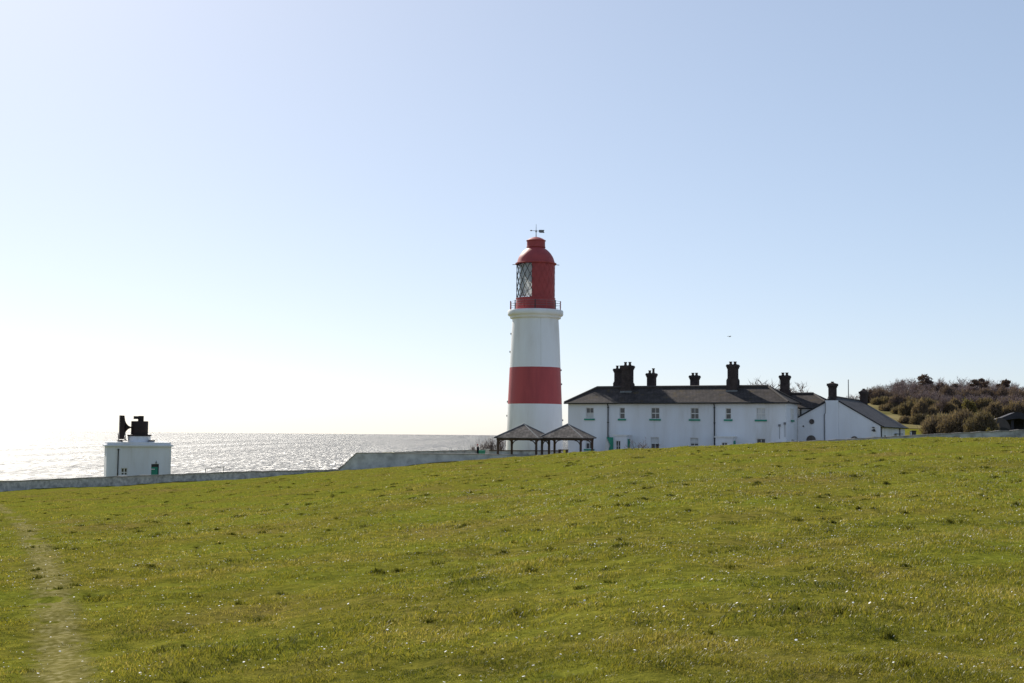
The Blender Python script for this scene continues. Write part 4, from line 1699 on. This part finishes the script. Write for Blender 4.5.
w.box(xm - .06, xm + .06, .13, .19, .55, zwt)
w.box(xwl + .09, xm - .06, .132, .188, zwt - .09, zwt)
w.box(xm + .06, xwr - .09, .132, .188, zwt - .09, zwt)
zm = fzz(472.3)
w.box(xwl + .09, xm - .06, .132, .188, zm - .05, zm + .05)
w.box(xm + .06, xwr - .09, .132, .188, zm - .05, zm + .05)
wn = w.build('window', M['frame'], fh)
mb = MB()
mb.box(xwl, xwr, .195, .21, .55, zwt)
mb.build('pane', M['glass'], wn)
mb = MB()
mb.tube((fx(119), -.08, 0), (fx(119), -.08, fzz(449.6)), .075)
mb.box(fx(119) - .13, fx(119) + .13, -.2, -.003, fzz(449.8), fzz(448.8))
mb.build('downpipe', M['dark'], fh)
mb = MB()
mb.tube((fx(112), -.02, fzz(446.2)), (fx(141), -.02, fzz(446.2)), .03)
mb.build('cable', M['dark'], fh)
# foghorn on the roof
zroof = fzz(442.3)
ym = dp * .5
fo = empty('foghorn', fh.matrix_world @ Vector((0, 0, 0)))
fo.location = (Matrix.Translation((fc.x, fc.y, FG)) @ Matrix.Rotation(fr_rot, 4, 'Z')) @ Vector((fx(140.3), ym, zroof))
fo.rotation_euler = (0, 0, fr_rot)
tag(fo, 'big black foghorn drum and flared horn on the roof of the white foghorn house', 'foghorn')


def ox(px):
    return (px - 140.3) * kf


def oz(py):
    return fzz(py) - zroof


mb = MB()
mb.lathe([(11.1 * kf, -.02), (11.1 * kf, oz(436.2))], 40)
mb.build('drum_base', M['white'], fo, True)
mb = MB()
mb.lathe([(11.9 * kf, oz(436.2) + .002), (11.9 * kf, oz(434.8)), (9.4 * kf, oz(434.6))], 40)
mb.build('flange', M['rust'], fo, True)
mb = MB()
mb.lathe([(8.4 * kf, oz(434.7)), (8.4 * kf, oz(421.6)), (8.1 * kf, oz(421.0)), (0, oz(420.9))], 40)
mb.tube((ox(139.2), -8.4 * kf - .05, oz(427.6)), (ox(139.2), -8.3 * kf, oz(427.6)), .14, n=12)
mb.build('drum', M['rust'], fo, True)
mb = MB()
mb.lathe([(2.85 * kf, oz(421.0)), (2.85 * kf, oz(416.0)), (2.5 * kf, oz(415.6)), (0, oz(415.5))], 24, c=(ox(141.3), 0))
mb.box(ox(134.2), ox(141), -2.2 * kf, 2.2 * kf, oz(418.9), oz(415.9))
mb.build('turret', M['rust'], fo, True)
# flared horn: square mouth at the left, narrowing to the right
prof = [(0, 12.0), (4.3, 11.8), (4.7, 9.4), (5.4, 6.4), (6.6, 3.9), (8.4, 1.9), (10.6, .8), (13, .6)]
vs, fs = [], []
for i, (xx, r) in enumerate(prof):
    ww = r * .62 if r > 3 else r
    x = ox(120.6) + xx * kf
    zc = oz(427.4)
    for sy, sz in ((-1, -1), (1, -1), (1, 1), (-1, 1)):
        vs.append((x, sy * ww * kf, zc + sz * r * kf))
for i in range(len(prof) - 1):
    for k in range(4):
        fs.append((i * 4 + k, i * 4 + (k + 1) % 4, i * 4 + 4 + (k + 1) % 4, i * 4 + 4 + k))
fs.append((0, 1, 2, 3))
mb = MB()
mb.add(vs, fs)
mb.build('horn', M['rust'], fo)
for px0, px1 in ((126.4, 127.2), (125.0, 126.4), (119.6, 120.4)):
    mb = MB()
    mb.tube((ox(px0), .3, oz(433.5)), (ox(px1), .3, oz(440.4)), .05)
    mb.build('strut', M['rust'], fo)
mb = MB()
mb.box(ox(118.6), ox(128.4), -.8, .8, oz(440.9), oz(440.2))
mb.build('base_plate', M['rust'], fo)
mb = MB()
mb.lathe([(3.0 * kf, -.02), (2.4 * kf, oz(441.0)), (0, oz(440.9))], 20, c=(ox(121.8), 0))
mb.build('plinth', M['white'], fo, True)
hx = Vector(fo.location) + Vector((ox(154.6), -.8, 0))
ht = empty('roof_hatch', (hx.x, hx.y, hx.z), fr_rot)
tag(ht, 'flat black hatch cover on the right of the foghorn house roof', 'hatch')
mb = MB()
mb.box(-.30, .34, -.4, .4, -.02, .12)
mb.build('kerb', M['white'], ht)
mb = MB()
mb.box(-.38, .42, -.48, .48, .122, .30)
mb.build('cover', M['black'], ht)

# ------------------------------------------------------------------ huts at the far right
def Pxy(px, py, D):
    return at(px, py, D)


c0 = at(1000.5, 430, 140)
g = gz(c0.x, c0.y)
hb = empty('arched_hut', (c0.x, c0.y, g), math.radians(-12))
tag(hb, 'low grey hut with rounded roof and dark mouth behind the field wall', 'hut')
k_ = 140 / F
zt = at(1000, 417.8, 140).z - g
mb = MB()
arc = [(-9.5 * k_, 0), (-9.5 * k_, zt * .30)] + [(9.6 * k_ * math.cos(t), zt * .35 + zt * .65 * math.sin(t)) for t in np.linspace(PI * .97, PI * .03, 15)] + [(11.5 * k_, zt * .3), (11.5 * k_, 0)]
mb.prism(arc, 0, 4)
mb.build('shell', M['hut'], hb)
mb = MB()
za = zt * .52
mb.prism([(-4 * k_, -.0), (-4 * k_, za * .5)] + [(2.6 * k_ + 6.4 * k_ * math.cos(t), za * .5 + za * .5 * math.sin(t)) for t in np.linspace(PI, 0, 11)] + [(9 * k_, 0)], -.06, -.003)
mb.build('mouth_shade', M['black'], hb)  # black sheet on the solid shell, standing for the shade inside the mouth

c0 = at(1019, 430, 148)
g = gz(c0.x, c0.y)
sh = empty('open_shed', (c0.x, c0.y, g), math.radians(-15))
tag(sh, 'dark open fronted timber shed at the right edge behind the wall', 'shed')
k_ = 148 / F
zt = at(1019, 412.4, 148).z - g
ze_ = at(1019, 417.6, 148).z - g
mb = MB()
mb.prism([(-21 * k_, ze_ - .25), (-4 * k_, zt), (1.5 * k_, zt), (26 * k_, ze_ - .5), (26 * k_, ze_ - .7), (0, ze_ - .1), (-21 * k_, ze_ - .4)], -.4, 4.6)
mb.build('roof', M['hutroof'], sh)
for x in (-6, 6, 20):
    mb = MB()
    mb.box(x * k_ - .15, x * k_ + .15, 0, .3, -.2, ze_ - .3)
    mb.build('post', M['hutroof'], sh)
mb = MB()
mb.box(-20 * k_, 25 * k_, 4.1, 4.4, -.2, ze_ - .1)
mb.build('back_wall', M['hutroof'], sh)

# ------------------------------------------------------------------ trees and bushes
MAROON = leafy('wood_undergrowth', [(0.25, (0.10, 0.073, 0.067)), (0.5, (0.165, 0.122, 0.112)), (0.8, (0.23, 0.175, 0.155))], scale=0.4, trans=0.2, rough=0.9, island=0.4, spec=0.0)
BARK = leafy('bare_twigs', [(0.25, (0.19, 0.140, 0.128)), (0.5, (0.28, 0.205, 0.188)), (0.8, (0.37, 0.28, 0.25))], scale=0.3, trans=0.0, rough=0.85, island=0.3)
TRUNK = mat('tree_bark', (0.16, 0.115, 0.098), (0.10, 0.075, 0.065), 0.9, 3, 0.4)
DARKLEAF = leafy('dark_needles', [(0.25, (0.080, 0.056, 0.046)), (0.5, (0.130, 0.088, 0.074)), (0.8, (0.19, 0.13, 0.105))], scale=0.5, trans=0.12, rough=0.7, island=0.4)
OLIVE = leafy('olive_scrub', [(0.25, (0.080, 0.063, 0.046)), (0.5, (0.132, 0.104, 0.072)), (0.8, (0.18, 0.145, 0.095))], scale=0.4, trans=0.35, rough=0.8, island=0.4)
BROWN = leafy('brown_scrub', [(0.25, (0.095, 0.072, 0.057)), (0.5, (0.155, 0.118, 0.090)), (0.8, (0.225, 0.172, 0.125))], scale=0.4, trans=0.35, rough=0.85, island=0.4)
YELLOW = leafy('yellow_gorse', [(0.25, (0.095, 0.082, 0.035)), (0.5, (0.16, 0.135, 0.055)), (0.8, (0.22, 0.19, 0.08))], scale=0.6, trans=0.35, rough=0.8, island=0.4)


class TB:
    """growing skeleton: limbs become tubes, the finest twigs thin blades"""
    def __init__(s, seed):
        s.r = random.Random(seed)
        s.limb = MB()
        s.tw = []

    def grow(s, p, d, ln, rad, lev, maxlev, spread, up, twigw, kids, low=.35):
        r = s.r
        n = 3
        pts = [Vector(p)]
        for k in range(n):
            d = (d + Vector((r.gauss(0, .16), r.gauss(0, .16), r.gauss(0, .1) + up * .12))).normalized()
            pts.append(pts[-1] + d * (ln / n))
        if lev < maxlev:
            for k in range(n):
                s.limb.tube(pts[k], pts[k + 1], rad * (1 - .25 * k), rad * (1 - .25 * (k + 1)), 5 if lev < 2 else 3, cap=False)
            for k in range(kids[lev]):
                t = r.uniform(.3 if lev else low, 1.0)
                q = pts[0].lerp(pts[-1], t) if n == 1 else pts[min(int(t * n), n - 1)].lerp(pts[min(int(t * n) + 1, n)], t * n - int(t * n) if t < 1 else 0)
                a = r.uniform(0, 2 * PI)
                e = Vector((math.cos(a), math.sin(a), r.uniform(-.2, .7)))
                nd = (d * (1 - spread) + e * spread).normalized()
                s.grow(q, nd, ln * r.uniform(.5, .78), rad * .5, lev + 1, maxlev, spread, up, twigw, kids, low)
        else:
            s.tw.append((pts[0], pts[-1], twigw * r.uniform(.7, 1.3), r.uniform(0, PI)))

    def twigs(s):
        mb = MB()
        for a, b, w, t in s.tw:
            d = (b - a).normalized()
            e = d.cross(Vector((math.cos(t), math.sin(t), .3))).normalized() * w
            mb.add([a - e, a + e, b], [(0, 1, 2)])
        return mb


def bare_tree(seed, height, maxlev=4, spread=.55, up=.6, twigw=.03, kids=(7, 5, 5, 4), trunks=1, low=.35, base=.45):
    t = TB(seed)
    for k in range(trunks):
        d = Vector((t.r.gauss(0, .1 + .12 * (trunks > 1)), t.r.gauss(0, .1 + .12 * (trunks > 1)), 1)).normalized()
        t.grow(Vector((t.r.gauss(0, .15) * (trunks > 1), t.r.gauss(0, .15) * (trunks > 1), -.2)), d, height * base, height * .018, 0, maxlev, spread, up, twigw, kids, low)
    root = empty('bare_tree', (0, 0, 0))
    tr_ = t.limb.build('trunk', TRUNK, root)
    cr = t.twigs().build('crown', BARK, root)
    zs = sorted(v.co.z for v in cr.data.vertices)
    return root, zs[int(len(zs) * .965)]


def leaf_cloud(seed, blobs, n, size, long=1.0, upb=.3):
    """thousands of small faces spread through overlapping uneven clumps"""
    r = np.random.default_rng(seed)
    P = []
    vol = np.array([b[3] * b[4] * b[5] for b in blobs]) ** .8
    cnt = np.maximum((n * vol / vol.sum()).astype(int), 5)
    for (cx_, cy_, cz_, rx, ry, rz), c in zip(blobs, cnt):
        d = r.normal(0, 1, (c, 3))
        d /= np.linalg.norm(d, axis=1)[:, None]
        q = r.uniform(.15, 1, c) ** .45
        bump = 1 + .22 * np.sin(d[:, 0] * 5 + seed) * np.sin(d[:, 2] * 6 + cx_) + .12 * r.normal(0, 1, c)
        P.append(np.stack([cx_ + d[:, 0] * q * rx * bump, cy_ + d[:, 1] * q * ry * bump, cz_ + d[:, 2] * q * rz * bump], -1))
    P = np.concatenate(P)
    P = P[P[:, 2] > -.1]
    n = len(P)
    a = r.normal(0, 1, (n, 3))
    a[:, 2] += upb * 2
    a /= np.linalg.norm(a, axis=1)[:, None]
    b = r.normal(0, 1, (n, 3))
    b -= (b * a).sum(1)[:, None] * a
    b /= np.linalg.norm(b, axis=1)[:, None]
    s = (size * r.uniform(.5, 1.4, n))[:, None]
    co = np.stack([P - b * s * .5, P + b * s * .5, P + a * s * long], 1).reshape(-1, 3)
    return co, np.arange(n * 3).reshape(-1, 3)


def bush(name, seed, blobs, n, size, m, label, cat, loc, group=None, long=1.0, stems=True, sname='stem'):
    root = empty(name, loc)
    twig = m is not YELLOW
    co, f = leaf_cloud(seed, blobs, int(n * (1.5 if twig else 1)), size * (.55 if twig else 1), 4.5 if twig else long, 1.1 if twig else .3)
    o = np_mesh('foliage', co, f, m)
    o.parent = root
    if stems:
        r = random.Random(seed)
        mb = MB()
        for cx_, cy_, cz_, rx, ry, rz in blobs:
            for k in range(3):
                b = Vector((cx_ * .6 + r.gauss(0, .2), cy_ * .6 + r.gauss(0, .2), -.3))
                mb.tube(b, (cx_ + r.gauss(0, rx * .4), cy_ + r.gauss(0, ry * .4), cz_ + rz * .6), .05, .015, 5)
        s = mb.build(sname, TRUNK, root)
    tag(root, label, cat, group)
    return root


# prototypes of bare trees, one of each habit
protos = []
for seed, kw in ((11, dict(low=.12, kids=(10, 6, 5, 4), twigw=.028)), (12, dict(spread=.45, up=.9, trunks=2, low=.1, kids=(7, 5, 5, 4), twigw=.028)), (13, dict(spread=.5, up=.7, trunks=3, low=.1, kids=(6, 5, 4, 4), twigw=.028)), (14, dict(spread=.42, up=1.0, trunks=4, low=.1, kids=(5, 5, 4, 3), twigw=.028))):
    protos.append(bare_tree(seed, 6.0, **kw))
LBL = 'bare brown tree in the leafless wood on the hill right of the cottages'
GRP = 'bare trees of the hillside wood'
row = []
rr_ = random.Random(5)
sky = [(852, 396), (862, 394), (872, 389), (880, 386.5), (888, 385.5), (896, 384), (905, 380.5), (912, 381), (920, 381), (936, 380.5), (944, 384), (951, 386), (958, 384), (963, 380), (970, 384), (980, 381), (988, 384),
       (996, 384), (1004, 382.5), (1012, 384), (1020, 387), (1032, 386), (1046, 384), (1062, 386), (1080, 383), (1100, 386)]
for px, ty in sky:
    row.append((px, ty, rr_.uniform(228, 246)))
for px in np.arange(866, 1110, 6.5):
    ty = np.interp(px, [s[0] for s in sky], [s[1] for s in sky]) + rr_.uniform(2, 6)
    row.append((px + rr_.uniform(-2, 2), ty, rr_.uniform(212, 226)))
for px in np.arange(902, 1110, 6.5):
    ty = np.interp(px, [s[0] for s in sky], [s[1] for s in sky]) + rr_.uniform(8, 15)
    row.append((px + rr_.uniform(-3, 3), ty, rr_.uniform(188, 201)))
used = set()
for j, (px, ty, D) in enumerate(row):
    k = j % 4
    root, hgt = protos[k]
    o = root if k not in used else copy_tree(root)
    used.add(k)
    p = at(px, ty, D)
    g = gz(p.x, p.y)
    s = max(p.z - g, 2.0) / hgt
    o.location = (p.x, p.y, g)
    wd = s * rr_.uniform(.9, 1.25)
    o.scale = (wd, wd, s)
    o.rotation_euler = (0, 0, rr_.uniform(0, 6.28))
    tag(o, LBL, 'tree', GRP)

# distinct darker trees of the wood
def crown_tree(name, px, ytop, wpx, D, kind, label, seed):
    p = at(px, ytop, D)
    g = gz(p.x, p.y)
    h = p.z - g
    w = wpx * D / F / 2
    r = random.Random(seed)
    blobs = []
    if kind == 'round':
        for k in range(9):
            t = k / 8
            z = h * (.22 + .68 * t)
            ww = w * (1.0 - .62 * t ** 3) * (.8 + .2 * min(1, t * 4))
            for q in range(3):
                a = r.uniform(0, 6.28)
                blobs.append((math.cos(a) * ww * .55, math.sin(a) * ww * .55, z + r.gauss(0, .15), ww * r.uniform(.32, .55), ww * .5, h * r.uniform(.06, .1)))
    else:
        for k in range(16):
            z = h * r.uniform(.5, .95)
            a = r.uniform(0, 6.28)
            q = w * r.uniform(.1, .9)
            blobs.append((math.cos(a) * q * (1.25 - z / h * .45), math.sin(a) * q, z, w * r.uniform(.13, .32), w * .25, h * r.uniform(.03, .06)))
        blobs.append((0, 0, h * .45, w * .8, w * .7, h * .16))
    root = empty(name, (p.x, p.y, g))
    co, f = leaf_cloud(seed, blobs, 3400, .24, 1.3)
    o = np_mesh('crown', co, f, DARKLEAF)
    o.parent = root
    mb = MB()
    mb.tube((0, 0, -.3), (r.gauss(0, .1), 0, h * .9), h * .022, .03, 7)
    for b in blobs[::2]:
        mb.tube((0, 0, max(b[2] - h * .15, .5)), (b[0], b[1], b[2]), .06, .02, 5)
    mb.build('trunk', TRUNK, root)
    tag(root, label, 'tree')


crown_tree('evergreen_tree', 923.5, 374.6, 24, 222, 'round', 'tall rounded dark tree standing highest in the hillside wood', 41)
crown_tree('evergreen_tree', 954.5, 383.6, 13, 220, 'round', 'smaller dark pointed tree right of the rounded dark one', 42)
crown_tree('pine_tree', 979.5, 378.2, 22, 218, 'flat', 'dark spreading tree with ragged flat crown mid right in the wood', 43)
crown_tree('pine_tree', 1005.5, 380.6, 20, 217, 'flat', 'dark ragged tree near the right edge of the wood', 44)
crown_tree('evergreen_tree', 941, 383.6, 13, 219, 'round', 'dark low tree between the rounded tree and the pointed one', 45)


def bush_px(name, px, ytop, wpx, hpx, D, n, m, label, seed, cat='bush', nb=7, size=.2, group=None, long=1.3):
    p = at(px, ytop, D)
    g = gz(p.x, p.y)
    w = wpx * D / F / 2
    top = p.z
    h = max(hpx * D / F, 1.0)
    z0 = min(g, top - h)
    H2 = top - g if top - g > .5 else h
    r = random.Random(seed)
    blobs = []
    for k in range(nb):
        x = w * r.uniform(-.75, .75)
        e = 1 - (x / w) ** 2 * .7
        rz_ = H2 * e * r.uniform(.32, .5)
        blobs.append((x, r.uniform(-.5, .5) * w * .6, H2 * e - rz_ * r.uniform(1.0, 1.2), w * r.uniform(.24, .42), w * r.uniform(.25, .4), rz_))
        blobs.append((x * 1.05, r.uniform(-.5, .5) * w * .6, H2 * e * .35, w * r.uniform(.28, .42), w * .35, H2 * .38))
    return bush(name, seed, blobs, n, size, m, label, cat, (p.x, p.y, g), group, long)


bush_px('gorse_bush', 902, 407.0, 22, 14, 188, 3000, OLIVE, 'olive scrub bush low on the slope just right of the annexe roof', 61, size=.17)
bush_px('gorse_bush', 912, 401.0, 26, 22, 184, 4500, OLIVE, 'large rounded olive bush on the slope below the rounded dark tree', 62, size=.17)
bush_px('gorse_bush', 924, 401.5, 24, 22, 181, 4500, BROWN, 'rounded brown bush touching the right side of the large olive bush', 63, size=.17)
bush_px('gorse_bush', 908, 417.0, 20, 12, 168, 2600, BROWN, 'small brown bush at the foot of the large olive bush', 64, size=.15)
bush_px('gorse_bush', 921, 414.0, 20, 15, 166, 2600, OLIVE, 'small olive bush beside the big brown thicket', 65, size=.15)
bush_px('thicket', 940, 413.0, 36, 21, 142, 6500, BROWN, 'wide brown thicket behind the wall, its left lower end', 66, nb=9, size=.14)
bush_px('thicket', 962, 409.4, 46, 24, 140, 8000, BROWN, 'wide brown thicket behind the wall, its tall middle', 67, nb=10, size=.14)
bush_px('thicket', 981, 410.4, 36, 22, 136, 6000, OLIVE, 'olive brown thicket between the brown thicket and the arched hut', 68, nb=9, size=.14)
bush_px('gorse_bush', 968, 398.5, 20, 16, 186, 3200, YELLOW, 'yellowish gorse bush below the bare trees above the thicket', 69, size=.17)
bush_px('gorse_bush', 944, 402, 26, 14, 190, 3000, BROWN, 'brown bush between the green bank and the wood', 70, size=.18)
bush_px('gorse_bush', 996, 402, 28, 16, 180, 3600, BROWN, 'brown bush above the arched hut', 71, size=.18)
bush_px('gorse_bush', 1016, 401, 28, 16, 180, 3600, BROWN, 'brown bush above the dark shed at the right edge', 72, size=.18)
bush_px('grass_clump', 991, 425.5, 12, 7, 120, 900, YELLOW, 'pale yellow clump of tall grass in front of the arched hut', 73, cat='plant', nb=4, size=.14, long=2.2)
rb_ = random.Random(77)
for j, px in enumerate(range(872, 1100, 13)):
    bush_px('bramble_bush', px + rb_.uniform(-3, 3), rb_.uniform(385, 391), rb_.uniform(22, 30), 10, rb_.uniform(204, 211), 1900, MAROON,
            'brown bramble bush filling the foot of the leafless wood', 100 + j, size=.17, nb=4, group='bramble bushes under the wood')
bush_px('gorse_bush', 885, 402.5, 24, 8, 205, 2400, OLIVE, 'low olive scrub above the annexe roof near its far chimney', 74, size=.18)
for j, (px, py, mm) in enumerate(((898, 394, MAROON), (911, 397, BROWN), (926, 397.5, OLIVE), (897, 403.5, OLIVE), (890, 405, BROWN), (934, 401, OLIVE), (952, 399, BROWN), (976, 401, BROWN), (986, 398, OLIVE), (1004, 399, BROWN), (1026, 399, BROWN), (1044, 400, BROWN))):
    bush_px('gorse_bush', px, py, 22, 14, 193, 2600, mm, 'scrub bush on the bank between the thicket and the leafless wood', 130 + j, size=.18, group='scrub bushes on the bank')
bush_px('thicket', 1040, 405, 50, 28, 165, 5000, BROWN, 'brown thicket beyond the dark shed at the far right', 75, nb=9, size=.17)

# bare trees behind the cottages
for px, ty, wpx, D, seed, lab in ((753, 388.0, .8, 165, 81, 'bare tree top showing over the cottage ridge by the tallest chimney'),
                                  (770, 386.8, .85, 160, 82, 'bare twiggy tree behind the hipped right end of the cottage roof'),
                                  (797, 391.5, .8, 168, 83, 'faint bare tree top right of the rear chimney')):
    root, hgt = bare_tree(seed, 6.0, spread=.6, up=.45, twigw=.028, kids=(12, 7, 5, 3), low=.3)
    p = at(px, ty, D)
    g = gz(p.x, p.y)
    s = (p.z - g) / hgt
    root.location = (p.x, p.y, g)
    root.scale = (s * wpx, s * wpx, s)
    tag(root, lab, 'tree')

# bare shrubs by the lighthouse and against the cottage wall
for j, (px, ty, wpx, lab) in enumerate(((492, 438.2, 1.0, 'tallest bare shrub against the sea left of the lighthouse base'),
                                        (484, 441.4, 1.1, 'bare grey shrub just right of the person in dark clothes'),
                                        (500, 439.5, 1.0, 'bare shrub touching the left edge of the lighthouse'),
                                        (473, 446.0, 1.0, 'lowest bare shrub at the left end of the shrubs by the sea'))):
    root, hgt = bare_tree(90 + j, 3.0, maxlev=3, spread=.34, up=1.3, twigw=.014, kids=(6, 4, 3), trunks=8, low=.1, base=.6)
    root.name = 'bare_shrub'
    for ch in root.children:
        if ch.name.startswith('trunk'):
            ch.name = 'stem'
    p = at(px, ty, 172)
    g = gz(p.x, p.y)
    s = (p.z - g) / hgt
    root.location = (p.x, p.y, g)
    root.scale = (s * wpx, s * wpx, s)
    tag(root, lab, 'shrub')
root, hgt = bare_tree(97, 2.0, maxlev=3, spread=.5, up=.8, twigw=.010, kids=(4, 4, 3), trunks=3)
root.name = 'bare_shrub'
p = at(642.5, 439.5, 113)
s = (p.z + .55) / hgt
root.location = (p.x, p.y, -.55)
root.scale = (s * 1.3, s * 1.3, s)
tag(root, 'small bare shrub against the cottage wall right of the first porch', 'shrub')

# ------------------------------------------------------------------ light
SUN_AZ = math.radians(-28)      # left of the view axis, behind the lighthouse
SUN_EL = math.radians(35)
sd = bpy.data.lights.new('sun', 'SUN')
sd.energy = 5.0
sd.angle = math.radians(0.55)
sd.color = (1.0, 0.94, 0.84)
so = bpy.data.objects.new('sun', sd)
COL.objects.link(so)
tosun = Vector((math.sin(SUN_AZ) * math.cos(SUN_EL), math.cos(SUN_AZ) * math.cos(SUN_EL), math.sin(SUN_EL)))
so.rotation_euler = tosun.to_track_quat('Z', 'Y').to_euler()
w = bpy.data.worlds.new('World')
scene.world = w
w.use_nodes = True
nt = w.node_tree
nt.nodes.clear()
out = nt.nodes.new('ShaderNodeOutputWorld')
bg = nt.nodes.new('ShaderNodeBackground')
sky_ = nt.nodes.new('ShaderNodeTexSky')
sky_.sky_type = 'NISHITA'
sky_.sun_disc = False
sky_.sun_elevation = SUN_EL
sky_.sun_rotation = SUN_AZ
sky_.altitude = 0
sky_.air_density = 0.7
sky_.dust_density = 0.6
sky_.ozone_density = 4.0
bg.inputs[1].default_value = 0.110
# a hazy spring sky: the glow round the sun spreads out and the far side stays pale
soft = N(nt, 'ShaderNodeGamma', Gamma=0.55)
nt.links.new(sky_.outputs[0], soft.inputs['Color'])
lift = N(nt, 'ShaderNodeMix', data_type='RGBA', blend_type='MULTIPLY')
lift.inputs[0].default_value = 1.0
lift.inputs[7].default_value = (2.1, 2.1, 2.12, 1)
nt.links.new(soft.outputs[0], lift.inputs[6])
nt.links.new(lift.outputs[2], bg.inputs[0])
nt.links.new(bg.outputs[0], out.inputs[0])

scene.view_settings.view_transform = 'Standard'
scene.view_settings.look = 'None'
scene.view_settings.gamma = 1
scene.view_settings.exposure = 0.37
scene.render.engine = 'CYCLES'
scene.cycles.max_bounces = 6
scene.cycles.transparent_max_bounces = 8
scene.cycles.use_denoising = True
scene.cycles.use_adaptive_sampling = False
scene.cycles.sample_clamp_indirect = 4.0
w.cycles.sampling_method = 'MANUAL'
w.cycles.sample_map_resolution = 1024
